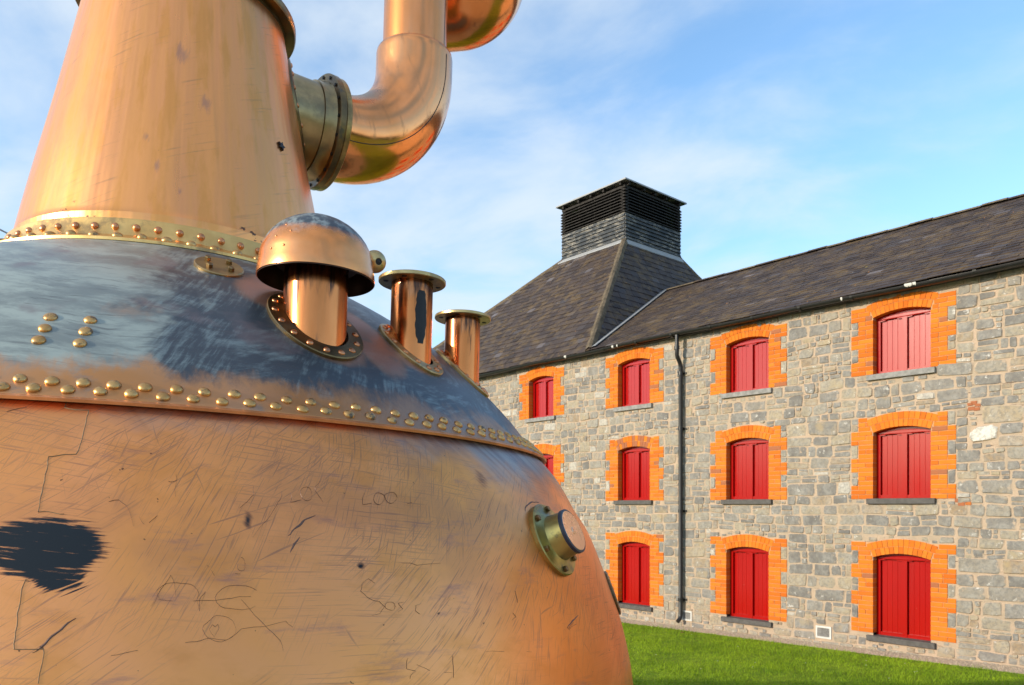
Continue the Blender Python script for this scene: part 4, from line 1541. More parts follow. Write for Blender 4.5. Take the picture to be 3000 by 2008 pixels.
    sill = mb.build('sill', M_SILL if ri == 2 else M_SILL_DK, win)  # lit fronts of the top row put into a lighter stone colour
    return win


for ci in range(4):
    for ri in range(3):
        make_window(ci, ri)
# the bricks of the nearest openings one by one, the rest joined
brick_jobs.sort(key=lambda j: -j[0])
rest = MB()
for i, (pri, sur, v, f, t) in enumerate(brick_jobs):
    if i < 300:
        mb = MB()
        mb.add(v, f, t)
        recalc(mb.build('brick', M_BRICK, sur))
    else:
        rest.add(v, f, t)
recalc(bpart(rest, 'brick', M_BRICK, wall, 'stuff'))

# ---------------------------------------------------------------- rubble stones
blocked = []                                                   # (u0, u1, z0, z1)
notches = []
for ci, (ul, ur) in enumerate(COLS):
    for row in ROWS:
        uc, w2 = (ul + ur) / 2, (ur - ul) / 2
        zq = hz_(row['qtop'])
        zb = zq - CH * sum(g[0] for g in row['groups'])
        blocked.append((uc - w2 - WIDE, uc + w2 + WIDE, zb, zq))
        blocked.append((ul - 0.09, ur + 0.075, hz_(row['sill']) - 0.10, zb + 0.02))
        Rr = (w2 * w2 + RISE * RISE) / (2 * RISE)
        zc = hz_(row['spring']) + RISE - Rr
        for k in range(3):
            z0 = zq + k * 0.02
            x = math.sqrt(max((Rr + ARCH) ** 2 - (z0 - zc) ** 2, 0))
            x = min(x, w2 + 0.12)
            if x > 0.05:
                blocked.append((uc - x, uc + x, z0, min(z0 + 0.02, zc + Rr + ARCH)))
        zz = zq
        for cnt, wide in row['groups']:
            z0 = zz - CH * cnt
            if not wide:
                for sg in (-1, 1):
                    a, b = sorted((uc + sg * (w2 + NARROW), uc + sg * (w2 + WIDE)))
                    notches.append((a, b, z0, zz))
            zz = z0
blocked.append((-6.69, -6.385, hz_(-2.29), hz_(-2.05)))
blocked.append((-9.52, -9.26, hz_(-2.30), hz_(-2.09)))
stone_jobs = []
GRID = 0.01
occ = np.zeros((int((U1 - U0) / GRID) + 2, int(7.0 / GRID)), bool)


def cells(u0, u1, z0, z1):
    return (slice(max(int((u0 - U0) / GRID + .5), 0), max(int((u1 - U0) / GRID + .5), 0)), slice(max(int((z0 + 0.6) / GRID + .5), 0), max(int((z1 + 0.6) / GRID + .5), 0)))




def stone(u0, u1, z0, z1, warp=True, tint=None, proud=None, rough=1.0):
    occ[cells(u0, u1, z0, z1)] = True
    g = rnd.uniform(0.002, 0.009)
    u0, u1, z0, z1 = u0 + g, u1 - g, z0 + g * 0.8, z1 - g * 0.8
    w_, h_ = u1 - u0, z1 - z0
    if w_ < 0.03 or h_ < 0.022:
        return
    c = min(w_, h_)
    k = [min(rnd.uniform(0.03, 0.26) * rough, 0.42) * c for _ in range(8)]
    poly = [(u0 + k[0], z0), (u1 - k[1], z0), (u1, z0 + k[2]), (u1, z1 - k[3]), (u1 - k[4], z1), (u0 + k[5], z1), (u0, z1 - k[6]), (u0, z0 + k[7])]
    sk = rnd.uniform(-0.10, 0.10) * h_
    poly = [(u + rnd.uniform(-.06, .06) * c, z + rnd.uniform(-.07, .07) * c + sk * ((u - u0) / w_ - .5)) for u, z in poly]
    if warp:
        q = []
        for u, z in poly:
            nv = mnoise.noise_vector(Vector((u * 0.9, z * 1.6, 3.3)))
            nw = mnoise.noise_vector(Vector((u * 5.0, z * 7.0, 9.1)))
            q.append((u + nv.x * 0.035 + nw.x * 0.014, z + nv.y * 0.05 + nw.y * 0.016))
        poly = q
    n = len(poly)
    cu, cz = sum(p[0] for p in poly) / n, sum(p[1] for p in poly) / n
    d = proud if proud is not None else rnd.uniform(0.003, 0.020)
    tl = rnd.uniform(-.5, .5), rnd.uniform(-.5, .5)
    ins = rnd.uniform(0.80, 0.92)
    vs = [(u, 0.006, z) for u, z in poly]
    vs += [(cu + (u - cu) * ins, -d * (1 + tl[0] * (u - cu) / w_ + tl[1] * (z - cz) / h_) + rnd.uniform(-.002, .002), cz + (z - cz) * ins) for u, z in poly]
    vs.append((cu + rnd.uniform(-.2, .2) * w_, -d - rnd.uniform(0, 0.004), cz + rnd.uniform(-.2, .2) * h_))
    fs = []
    for i in range(n):
        j = (i + 1) % n
        fs.append((i, j, n + j, n + i))
        fs.append((n + i, n + j, 2 * n))
    if tint is None:
        low = max(0.0, 1 - (cz + 0.1) / 1.6)
        x = rnd.random()
        tint = x * 0.56 if rnd.random() > 0.36 + 0.36 * low else 0.5 + x * 0.42
        if rnd.random() < 0.018: tint = 0.955
    depth = 12.6 - 0.76 * (cu + 5.5)
    stone_jobs.append((w_ * h_ / depth ** 2 if -18 < cu < -3.45 else 0.0, vs, fs, tint))


def free_spans(z0, z1, a, b):
    spans = [(a, b)]
    for (u0, u1, b0, b1) in blocked:
        if b0 < z1 - 0.012 and b1 > z0 + 0.012:
            ns = []
            for s, e in spans:
                if u1 <= s or u0 >= e:
                    ns.append((s, e))
                else:
                    if u0 > s: ns.append((s, u0))
                    if u1 < e: ns.append((u1, e))
            spans = ns
    return spans


WHITE_STONE = (-4.27, -3.88, hz_(0.94), hz_(1.20))
RED_HOLE = (-4.28, -4.13, hz_(1.42), hz_(1.55))
blocked += [WHITE_STONE, RED_HOLE]
z = GROUND0 + 0.02
TOP = hz_(3.44)
edges = set()
while z < TOP - 0.05:
    hh = rnd.choice((0.10, 0.13, 0.15, 0.17, 0.19, 0.22))
    # snap to the ends of the brick quoins where they are near
    for (u0, u1, b0, b1) in blocked:
        for e in (b0, b1):
            if abs(z + hh - e) < 0.05 and b1 - b0 > 0.3:
                hh = e - z
    hh = max(hh, 0.06)
    if z + hh > TOP: hh = TOP - z
    for s, e in free_spans(z, z + hh, U0, -1.0):
        u = s
        while u < e - 0.02:
            ww = rnd.uniform(0.9, 2.4) * hh + rnd.uniform(0, 0.10)
            if rnd.random() < 0.18: ww *= 0.5
            if e - (u + ww) < 0.10: ww = e - u
            x = rnd.random()
            if hh > 0.12 and x < 0.26:
                k = rnd.uniform(0.35, 0.65)
                stone(u, u + ww, z, z + hh * k)
                if rnd.random() < 0.5 and ww > 0.2:
                    q = rnd.uniform(.35, .65)
                    stone(u, u + ww * q, z + hh * k, z + hh)
                    stone(u + ww * q, u + ww, z + hh * k, z + hh)
                else:
                    stone(u, u + ww, z + hh * k, z + hh)
            elif hh > 0.12 and x < 0.40 and ww > 0.16:
                q = rnd.uniform(.55, .8)
                k = rnd.uniform(.4, .6)
                stone(u, u + ww * q, z, z + hh)
                stone(u + ww * q, u + ww, z, z + hh * k)
                stone(u + ww * q, u + ww, z + hh * k, z + hh)
            else:
                stone(u, u + ww, z, z + hh)
            u += ww
    z += hh
for a, b, z0, z1 in notches:
    if rnd.random() < 0.5:
        stone(a, b, z0, z1, False)
    else:
        k = rnd.uniform(.4, .6)
        stone(a, b, z0, z0 + (z1 - z0) * k, False)
        stone(a, b, z0 + (z1 - z0) * k, z1, False)
# small stones pinned into whatever space is left
for (u0, u1, b0, b1) in blocked:
    occ[cells(u0, u1, b0, b1)] = True
for ci, (ul, ur) in enumerate(COLS):
    for row in ROWS:
        occ[cells(ul, ur, hz_(row['sill']), hz_(row['spring'] + RISE))] = True
for (w_, h_, tries) in ((0.26, 0.13, 9000), (0.18, 0.10, 16000), (0.13, 0.07, 22000), (0.09, 0.05, 26000)):
    for _ in range(tries):
        u, zz = rnd.uniform(-18.5, -2.5), rnd.uniform(GROUND0, TOP)
        a, b = w_ * rnd.uniform(.8, 1.3), h_ * rnd.uniform(.8, 1.2)
        if zz + b > TOP: continue
        c = cells(u, u + a, zz, zz + b)
        if not occ[c].any():
            stone(u, u + a, zz, zz + b, False)
stone(*WHITE_STONE, warp=False, tint=1.0, proud=0.03, rough=3.0)
stone_jobs[-1] = (9.0,) + stone_jobs[-1][1:]
stone_jobs.sort(key=lambda j: -j[0])
rest = MB()
for i, (pri, v, f, t) in enumerate(stone_jobs):
    if i < 300:
        mb = MB()
        mb.add(v, f, t, [1.0] * 8 + [0.34] * 8 + [0.0])
        o = mb.build('stone', M_STONE, wall)
        if i == 0: o['label'] = 'bright white stone'
    else:
        rest.add(v, f, t, [1.0] * 8 + [0.34] * 8 + [0.0])
bpart(rest, 'stone', M_STONE, wall, 'stuff')
# broken red bricks packed into a hole in the wall
for (u, h, s_) in ((-4.255, 1.52, .045), (-4.205, 1.535, .05), (-4.155, 1.50, .045), (-4.235, 1.455, .055), (-4.165, 1.445, .05),
                   (-4.415, .085, .06), (-4.33, .075, .055), (-4.28, .04, .05), (-4.375, .025, .055)):
    mb = MB()
    v, f = brick_box(u - s_ * .8, u + s_ * .8, -0.012, 0.02, hz_(h) - s_ * .48, hz_(h) + s_ * .48)
    mb.add([(x + rnd.uniform(-.006, .006), y, z + rnd.uniform(-.006, .006)) for x, y, z in v], f, rnd.choice((1.0, 1.0, 0.97)))
    recalc(mb.build('brick', M_BRICK, wall))

# ---------------------------------------------------------------- roofs
slate_jobs = []


def slate_field(name_parent, P0, ax, up, width, left, right, length, exposure=0.19, sw=0.26, key=None, n_out=None):
    """rows of slates on a plane: P0 origin at eave, ax along the eave, up up the slope; left/right(b) bounds"""
    ax, up = ax.normalized(), up.normalized()
    nr = ax.cross(up)
    if nr.z < 0: nr = -nr
    b, k = -0.03, 0
    while b < length:
        l, r_ = left(max(b, 0)), right(max(b, 0))
        a = l - (0.5 * sw if k % 2 else 0) + rnd.uniform(-.02, .02)
        while a < r_:
            w_ = sw * rnd.uniform(0.86, 1.12)
            a0, a1 = max(a, l), min(a + w_, r_)
            if a1 - a0 > 0.05:
                g = 0.003
                j = rnd.uniform(-.008, .008) if rnd.random() > .025 else rnd.uniform(-.06, -.02)
                lift = 0.015 + rnd.uniform(-.003, .006)
                b1 = min(b + exposure + 0.05, length + 0.02)
                tw = rnd.uniform(-.007, .007)
                low = [P0 + ax * (a0 + g) + up * (b + j), P0 + ax * (a1 - g) + up * (b + j + tw)]
                c0, c1_ = max(a0, left(b1)), min(a1, right(b1))
                if c1_ < c0 + 0.02:
                    c0 = c1_ = min(max((a0 + a1) / 2, left(b1)), right(b1))
                hi = [P0 + ax * (c1_ - g) + up * b1, P0 + ax * (c0 + g) + up * b1]
                vs = [low[0] + nr * lift, low[1] + nr * (lift + rnd.uniform(-.002, .003)), hi[0] + nr * 0.004, hi[1] + nr * 0.004,
                      low[0] + nr * (lift - 0.011), low[1] + nr * (lift - 0.011)]
                fs = [(0, 1, 2, 3), (4, 5, 1, 0), (4, 0, 3), (5, 2, 1)]
                c = (low[0] + hi[0]) / 2
                t = rnd.random()
                t = t * 0.8 if rnd.random() < 0.94 else 0.8 + t * 0.2
                slate_jobs.append((key(c) if key else 0.0, name_parent, vs, fs, t))
            a += w_
        b += exposure
        k += 1


RF = dict(UF=-14.066, UL=-16.525, TF=3.5, TB=5.96, ZK=hz_(7.36), UR=-11.93, ULF=-21.97, TE=-0.15, ZE=EAVE_Z)
RT, RZ, RU = 4.117, hz_(5.85), -13.21
V = Vector
kFR, kFL, kBR, kBL = V((RF['UF'], RF['TF'], RF['ZK'])), V((RF['UL'], RF['TF'], RF['ZK'])), V((RF['UF'], RF['TB'], RF['ZK'])), V((RF['UL'], RF['TB'], RF['ZK']))
eFR, eFL = V((RF['UR'], -0.15, EAVE_Z)), V((RF['ULF'], -0.15, EAVE_Z))
eBR, eBL = V((RF['UR'], 9.6, EAVE_Z)), V((RF['ULF'], 9.6, EAVE_Z))
mb = MB()
mb.add([eFL, eFR, kFR, kFL], [(0, 1, 2, 3)])
mb.add([eFR, eBR, kBR, kFR], [(0, 1, 2, 3)])
mb.add([eBR, eBL, kBL, kBR], [(0, 1, 2, 3)])
mb.add([eBL, eFL, kFL, kBL], [(0, 1, 2, 3)])
kroof = bpart(mb, 'kiln_roof', M_SLATE)
kroof['label'] = 'steep slate kiln roof rising to the cupola'
mb = MB()
rA, rB = V((RU, RT, RZ)), V((U1, RT, RZ))
mb.add([eFR, V((U1, -0.15, EAVE_Z)), rB, rA], [(0, 1, 2, 3)])
mb.add([V((U1, 8.4, EAVE_Z)), V((RF['UR'], 8.4, EAVE_Z)), rA, rB], [(0, 1, 2, 3)])
mroof = bpart(mb, 'roof', M_SLATE)


def seen(c):
    w_ = BM @ c
    return 1.0 / (w_.y * w_.y) if w_.y > 1 and abs(w_.x / w_.y) < 0.70 else 0.0


# kiln front
d_up = (kFR - eFR)
run = V((0, 3.65, RF['ZK'] - EAVE_Z))
L = run.length
slate_field(kroof, V((0, -0.15, EAVE_Z)), V((1, 0, 0)), run, 0,
            lambda b: eFL.x + (kFL.x - eFL.x) * min(b / L, 1), lambda b: eFR.x + (kFR.x - eFR.x) * min(b / L, 1), L, 0.20, 0.27, lambda c: seen(c) + (0.001 if c.z < hz_(6.8) else 0))
# kiln right flank (only what stands clear of the main roof)
run2 = V((kFR.x - eFR.x, 0, RF['ZK'] - EAVE_Z))
L2 = run2.length
lowt = lambda b: eFR.y + (kFR.y - eFR.y) * min(b / L2, 1)


def valley_t(b):
    z_ = EAVE_Z + (RF['ZK'] - EAVE_Z) * min(b / L2, 1)
    return RT if z_ > RZ else -0.15 + (RT + 0.15) * (z_ - EAVE_Z) / (RZ - EAVE_Z)


slate_field(kroof, V((eFR.x, 0, EAVE_Z)), V((0, 1, 0)), run2, 0, lowt,
            lambda b: (valley_t(b) if EAVE_Z + (RF['ZK'] - EAVE_Z) * b / L2 < RZ else eBR.y + (kBR.y - eBR.y) * min(b / L2, 1)), L2, 0.20, 0.27, lambda c: seen(c) * 0.6)
# main roof
run3 = V((0, RT + 0.15, RZ - EAVE_Z))
L3 = run3.length
slate_field(mroof, V((0, -0.15, EAVE_Z)), V((1, 0, 0)), run3, 0,
            lambda b: eFR.x + (RU - eFR.x) * min(b / L3, 1), lambda b: -1.0, L3, 0.17, 0.25, lambda c: seen(c) * 0.55)
slate_jobs.sort(key=lambda j: -j[0])
rests = {}
for i, (k_, par, v, f, t) in enumerate(slate_jobs):
    if i < 300:
        mb = MB()
        mb.add(v, f, t)
        mb.build('slate', M_SLATE, par)
    else:
        rests.setdefault(par.name, (par, MB()))[1].add(v, f, t)
for par, mbr in rests.values():
    bpart(mbr, 'slate', M_SLATE, par, 'stuff')


def strip(P, Q, side, w0, w1, lift, name, mat, parent, segs=14, wob=0.0):
    """narrow band along an edge, lying on the roof"""
    mb = MB()
    vs, fs = [], []
    for i in range(segs + 1):
        c = P.lerp(Q, i / segs)
        a, b = c + side * (w0 + rnd.uniform(-wob, wob)), c + side * (w1 + rnd.uniform(-wob, wob))
        up = V((0, 0, 1))
        vs += [a + up * (lift - 0.02), a + up * lift, b + up * lift, b + up * (lift - 0.02)]
    for i in range(segs):
        q = i * 4
        for j in range(3):
            fs.append((q + j, q + 4 + j, q + 5 + j, q + 1 + j))
    mb.add(vs, fs)
    return recalc(bpart(mb, name, mat, parent))


# mortar hips, lead valley and lead aprons round the cupola
def hip(P, Q, sa, sb, w_, name='hip_cap'):
    """rough mortar fillet over a hip: lies on both slopes"""
    ax = (Q - P).normalized()
    da = (sa - ax * sa.dot(ax)).normalized()
    db = (sb - ax * sb.dot(ax)).normalized()
    mb = MB()
    m_ = 30
    vs, fs = [], []
    up = V((0, 0, 1))
    for i in range(m_ + 1):
        c = P.lerp(Q, i / m_)
        wa, wb = w_ * rnd.uniform(.86, 1.1), w_ * rnd.uniform(.86, 1.1)
        vs += [c + da * wa - up * 0.01, c + da * wa * 0.92 + up * 0.048, c + da * wa * 0.3 + up * (0.075 + rnd.uniform(-.006, .006)),
               c + db * wb * 0.3 + up * (0.075 + rnd.uniform(-.006, .006)), c + db * wb * 0.92 + up * 0.048, c + db * wb - up * 0.01]
    for i in range(m_):
        for j in range(5):
            q = i * 6 + j
            fs.append((q, q + 6, q + 7, q + 1))
    mb.add(vs, fs)
    return auto_smooth(bpart(mb, name, M_HIP, kroof), 40)


hip(eFR, kFR, V((-1, 0, 0)), V((0, 1, 0)), 0.13)
hip(eFL, kFL, V((1, 0, 0)), V((0, 1, 0)), 0.10)
hip(eBR, kBR, V((-1, 0, 0)), V((0, -1, 0)), 0.10)
vl = (rA - eFR).normalized()
strip(eFR + vl * 0.05, rA, V((0.9, 0, 0.1)).normalized(), -0.03, 0.14, 0.045, 'valley_lead', M_LEAD, mroof, 14, 0.008)
fn = V((0, -3.65, -(RF['ZK'] - EAVE_Z))).normalized()
rn = V((2.136, 0, -(RF['ZK'] - EAVE_Z))).normalized()
strip(kFL + V((-.06, 0, 0)), kFR + V((0.02, 0, 0)), fn, -0.04, 0.20, 0.05, 'lead_apron', M_LEAD, kroof, 10, 0.01)
strip(kFR, kBR + V((0, .06, 0)), rn, -0.04, 0.22, 0.06, 'lead_apron', M_LEAD, kroof, 10, 0.01)
# ridge tiles
u = RU + 0.15
while u < -1.2:
    mb = MB()
    n = 6
    vs, fs = [], []
    jj = rnd.uniform(-.008, .008)
    for xx in (u + 0.006, u + 0.44):
        for i in range(n + 1):
            t = -1.15 + 2.3 * i / n
            vs.append((xx, RT + 0.12 * math.sin(t), RZ - 0.045 + jj + 0.10 * math.cos(t)))
    for i in range(n):
        fs.append((i, n + 1 + i, n + 2 + i, i + 1))
    fs += [tuple(range(n + 1)), tuple(range(n + 1, 2 * n + 2))[::-1]]
    mb.add(vs, fs, rnd.random() * .7)
    recalc(mb.build('ridge_tile', M_HIP if rnd.random() < .7 else M_SLATE, mroof))
    u += 0.45

# ---------------------------------------------------------------- kiln cupola
ua, ub, ta_, tb_ = RF['UL'], RF['UF'], RF['TF'], RF['TB']
mb = MB()
mb.box(ua + 0.05, ub - 0.05, ta_ + 0.05, tb_ - 0.05, hz_(7.0), hz_(8.13))
mb.box(ua + 0.35, ub - 0.35, ta_ + 0.35, tb_ - 0.35, hz_(8.1), hz_(8.95))
cup = bpart(mb, 'cupola', M_DARKIN)
cup['label'] = 'black weatherboarded cupola with louvres'


def face_box(side, a0, a1, d0, d1, z0, z1, name, mat, tilt=0.0, parent=cup, top=None):
    """box on one face of the cupola: a along the face from its left end, d outwards"""
    mb = MB()
    A = {'f': (V((ua, ta_, 0)), V((1, 0, 0)), V((0, -1, 0))), 'r': (V((ub, ta_, 0)), V((0, 1, 0)), V((1, 0, 0))),
         'b': (V((ub, tb_, 0)), V((-1, 0, 0)), V((0, 1, 0))), 'l': (V((ua, tb_, 0)), V((0, -1, 0)), V((-1, 0, 0)))}[side]
    vs = []
    for z_ in (z0, z1):
        for dd in (d0, d1 if top is None or z_ == z0 else top):
            for a in (a0, a1):
                dz_ = -tilt * (dd - d0)
                vs.append(A[0] + A[1] * a + A[2] * dd + V((0, 0, z_ + dz_)))
    mb.add(vs, [(0, 1, 3, 2), (4, 5, 7, 6), (0, 1, 5, 4), (2, 3, 7, 6), (0, 2, 6, 4), (1, 3, 7, 5)])
    return recalc(mb.build(name, mat, parent))


W_ = ub - ua
for side in 'frbl':
    nb = 8
    zb0, zb1 = hz_(7.28), hz_(8.12)
    for i in range(nb):
        z0 = zb0 + (zb1 - zb0) * i / nb
        z1 = zb0 + (zb1 - zb0) * (i + 1) / nb
        o = face_box(side, 0.0 if side in 'fb' else -0.004, W_ + (0.0 if side in 'fb' else 0.004), -0.02, 0.040 + rnd.uniform(0, .008), z0 + rnd.uniform(0, 0.006), z1 + 0.004, 'weatherboard', M_TAR, top=0.004)
    for i in range(8):
        z0 = hz_(8.14) + i * 0.084
        face_box(side, -0.03, W_ + 0.03, -0.16, 0.045, z0 + 0.075, z0 + 0.095, 'louvre_slat', M_SLAT, 0.40)
    for a in (0.04, W_ * 0.27, W_ * 0.52, W_ * 0.77, W_ - 0.04):
        face_box(side, a - 0.025, a + 0.025, -0.10, -0.035, hz_(8.12), hz_(8.88), 'louvre_post', M_SLAT)
    face_box(side, -0.01, W_ + 0.01, -0.08, 0.012, hz_(8.815), hz_(8.875), 'wall_plate', M_SLAT)
    for a in (0.10, W_ * 0.30, W_ * 0.5, W_ * 0.7, W_ - 0.10):
        face_box(side, a - 0.03, a + 0.03, -0.1, 0.09, hz_(8.875), hz_(8.955), 'rafter_end', M_SLAT)
mb = MB()
o_ = 0.145
z0, z1, z2 = hz_(8.955), hz_(8.995), hz_(9.33)
c4 = [(ua - o_, ta_ - o_), (ub + o_, ta_ - o_), (ub + o_, tb_ + o_), (ua - o_, tb_ + o_)]
mb.add([(x, y, z0) for x, y in c4], [(3, 2, 1, 0)])
crf = recalc(bpart(mb, 'soffit', M_TAR, cup))
mb = MB()
cc_ = ((ua + ub) / 2, (ta_ + tb_) / 2)
mb.add([(x, y, z0 + 0.002) for x, y in c4] + [(x, y, z1) for x, y in c4] + [(cc_[0], cc_[1], z2)],
       [(0, 1, 5, 4), (1, 2, 6, 5), (2, 3, 7, 6), (3, 0, 4, 7), (4, 5, 8), (5, 6, 8), (6, 7, 8), (7, 4, 8)])
recalc(bpart(mb, 'cupola_roof', M_LEAD, cup))
mb = MB()
mb.tube([(cc_[0], cc_[1], z2 - 0.05), (cc_[0], cc_[1], z2 + 0.06), (cc_[0], cc_[1], z2 + 0.11)], [0.05, 0.03, 0.012], 8)
auto_smooth(bpart(mb, 'finial', M_LEAD, cup), 50)

# ---------------------------------------------------------------- gutter, downpipe, vents
mb = MB()
mb.box(U0, U1, -0.13, -0.02, hz_(3.40), hz_(3.475))
bpart(mb, 'fascia', M_GUTTER)
GT, GZ, GR = -0.205, hz_(3.432), 0.062
mb = MB()
n = 8
vs, fs = [], []
pr = [(GR * math.cos(PI + PI * i / n), GR * math.sin(PI + PI * i / n)) for i in range(n + 1)]
pr += [(x * 0.86, z * 0.86) for x, z in pr[::-1]]
for xx in np.linspace(U0, U1, 40):
    sag = rnd.uniform(-.005, .005) + 0.012 * math.sin(xx * 1.7) + 0.008 * math.sin(xx * 0.6 + 1)
    for y, z in pr:
        vs.append((xx, GT + y, GZ + z + 0.02 + sag))
m_ = len(pr)
for i in range(39):
    for j in range(m_):
        k = (j + 1) % m_
        fs.append((i * m_ + j, i * m_ + k, (i + 1) * m_ + k, (i + 1) * m_ + j))
mb.add(vs, fs)
gutter = auto_smooth(bpart(mb, 'gutter', M_GUTTER), 50)
u = -21.5
while u < -1:
    mb = MB()
    n = 8
    vs, fs = [], []
    for xx in (u - 0.025, u + 0.025):
        for i in range(n + 1):
            t = PI + PI * i / n
            vs.append((xx, GT + (GR + 0.007) * math.cos(t), GZ + 0.02 + (GR + 0.010) * math.sin(t)))
    for i in range(n):
        fs.append((i, i + 1, n + 2 + i, n + 1 + i))
    mb.add(vs, fs)
    mb.build('gutter_joint', M_GUTTER, gutter)
    u += 0.915
for (u, wd) in ((-5.04, 0.11), (-4.95, 0.05), (-12.60, 0.07), (-16.6, 0.06), (-6.10, 0.03), (-11.15, 0.05), (-11.02, 0.03)):
    mb = MB()
    vs, fs = [], []
    m2 = 8
    for i in range(m2 + 1):
        a = u - wd / 2 + wd * i / m2
        lo = rnd.uniform(0.25, 0.75) * math.sin(PI * (0.1 + 0.8 * i / m2))
        for t in (1.0, 1.12, 1.12 + 0.25 * lo):
            vs.append((a, GT + (GR + 0.009) * math.cos(PI * t), GZ + 0.022 + (GR + 0.012) * math.sin(PI * t)))
    for i in range(m2):
        for j in range(2):
            q = i * 3 + j
            fs.append((q, q + 3, q + 4, q + 1))
    mb.add(vs, fs)
    mb.build('white_splash', M_WHITE, gutter)
PU = -9.49
mb = MB()
mb.tube([(PU, GT, GZ - 0.02), (PU, GT, hz_(3.20)), (PU, GT, hz_(3.02)), (PU, GT + 0.03, hz_(2.96)), (PU, -0.105, hz_(2.86)), (PU, -0.085, hz_(2.78)),
         (PU, -0.085, hz_(1)), (PU, -0.085, hz_(-2.18)), (PU, -0.11, hz_(-2.26)), (PU, -0.18, hz_(-2.31))], 0.042, 14)
dp = auto_smooth(bpart(mb, 'downpipe', M_GUTTER), 50)
for h in (3.16, 2.66, 1.55, -0.10, -1.88):
    mb = MB()
    t_ = GT if h > 3 else -0.085
    mb.revolve([(0.043, -0.035), (0.053, -0.033), (0.053, 0.033), (0.043, 0.035)], 14, Matrix.Translation((PU, t_, hz_(h))))
    if h < 3:
        mb.box(PU - 0.10, PU + 0.10, -0.03, -0.012, hz_(h) - 0.02, hz_(h) + 0.02)
    auto_smooth(mb.build('pipe_bracket', M_GUTTER, dp), 50)
for (a, b, z0, z1) in ((-6.675, -6.40, -2.28, -2.07), (-9.515, -9.27, -2.295, -2.10)):
    z0, z1 = hz_(z0), hz_(z1)
    mb = MB()
    f_ = 0.028
    mb.box(a, b, -0.022, 0.01, z0, z0 + f_)
    mb.box(a, b, -0.022, 0.01, z1 - f_, z1)
    mb.box(a, a + f_, -0.0215, 0.01, z0 + f_, z1 - f_)
    mb.box(b - f_, b, -0.0215, 0.01, z0 + f_, z1 - f_)
    v_ = bpart(mb, 'air_vent', M_WHITE)
    mb = MB()
    mb.add([(a, -0.0005, z0), (b, -0.0005, z0), (b, -0.0005, z1), (a, -0.0005, z1)], [(0, 1, 2, 3)])
    mb.build('vent_back', M_SILL_DK, v_)
    for i in range(9):
        zz = z0 + f_ + (z1 - z0 - 2 * f_) * (i + .5) / 9
        mb = MB()
        mb.box(a + f_, b - f_, -0.012, 0.004, zz - 0.006, zz + 0.006)
        mb.build('vent_slat', M_SILL, v_)

# ================================================================= ground
def zg(u): return 0.08 + 0.0175 * (u + 3.5)


def make_grass_mat(name, dark, light):
    m, n = material(name)
    o = n.pos()
    a = n.noise(o, 1.1, 5, 0.6)
    b = n.noise(o, 9.0, 4, 0.6)
    c = n.noise(n.vmath('ADD', o, (5, 5, 0)), 3.2, 4, 0.6)
    col = n.mix(n.step(n.add(n.mul(a, 0.5), n.mul(b, 0.5)), 0.36, 0.64), dark, light)
    col = n.mix(n.mul(n.step(c, 0.50, 0.68), 0.5), col, tuple(x * y for x, y in zip(dark, (0.62, 0.80, 0.8))))
    n.out(col, 0.7, 0, n.bump(n.noise(o, 60, 3), 0.6, 0.03), 0.2)
    return m


M_GRASS = make_grass_mat('lawn_green', (0.115, 0.19, 0.008), (0.20, 0.30, 0.011))
M_BLADE = make_grass_mat('grass_blade_green', (0.15, 0.245, 0.009), (0.27, 0.39, 0.014))
M_GRAVEL = simple('tan_gravel', (0.56, 0.44, 0.32), 0.95, 0, 0.35, 45, 0.8, 0.15)


def ground_sheet(name, u0, u1, t0, t1, dz_, mat, nu=12, nt_=6):
    mb = MB()
    vs, fs = [], []
    for j in range(nt_ + 1):
        for i in range(nu + 1):
            u = u0 + (u1 - u0) * i / nu
            t = t0 + (t1 - t0) * j / nt_
            vs.append(BM @ V((u, t, zg(u) + dz_)))
    for j in range(nt_):
        for i in range(nu):
            q = j * (nu + 1) + i
            fs.append((q, q + 1, q + nu + 2, q + nu + 1))
    mb.add(vs, fs)
    o = recalc(mb.build(name, mat))
    o['kind'] = 'structure'
    return o


mb = MB()
mb.add([(-1500, -1500, -0.75), (1500, -1500, -0.75), (1500, 1500, -0.75), (-1500, 1500, -0.75)], [(0, 1, 2, 3)])
mb.build('ground', M_GRASS)['kind'] = 'structure'
ground_sheet('lawn', -34, 26, -6.6, -0.55, 0.0, M_GRASS, 24, 10)
ground_sheet('gravel_yard', -40, 30, -60, -6.58, -0.02, M_GRAVEL, 24, 24)
ground_sheet('gravel_path', -34, 26, -0.58, 0.02, -0.012, M_GRAVEL, 60, 2)

# grass blades where the lawn is in sight
rs_ = np.random.RandomState(3)
N = 95000
gu = rs_.uniform(-13.5, -2.2, N)
gt = -0.55 - rs_.uniform(0, 1, N) ** 1.0 * 4.6
edge = (gt > -0.60) & (rs_.rand(N) < .5)
bx = BM.to_3x3()
bxn = np.array(bx)
P = np.stack([gu, gt, 0.08 + 0.0175 * (gu + 3.5)], 1) @ bxn.T + np.array(BM.translation)
keep = (P[:, 1] > 7.5) & (P[:, 0] > -1.5)
P = P[keep]
N = len(P)
cl = np.array([mnoise.noise(Vector((x * 1.3, y * 1.3, 0.0))) + 0.6 * mnoise.noise(Vector((x * 4.0, y * 4.0, 3.0))) for x, y, _ in P])
hh = rs_.uniform(0.018, 0.05, N) * (0.75 + 0.9 * rs_.rand(N) ** 4) * np.clip(1.0 + 0.9 * cl, 0.45, 2.2)
wd = rs_.uniform(0.0022, 0.0045, N)
an = rs_.uniform(0, 2 * PI, N)
le = rs_.uniform(0.1, 0.9, N) * hh
la = rs_.uniform(0, 2 * PI, N)
dxv = np.stack([np.cos(an) * wd, np.sin(an) * wd, np.zeros(N)], 1)
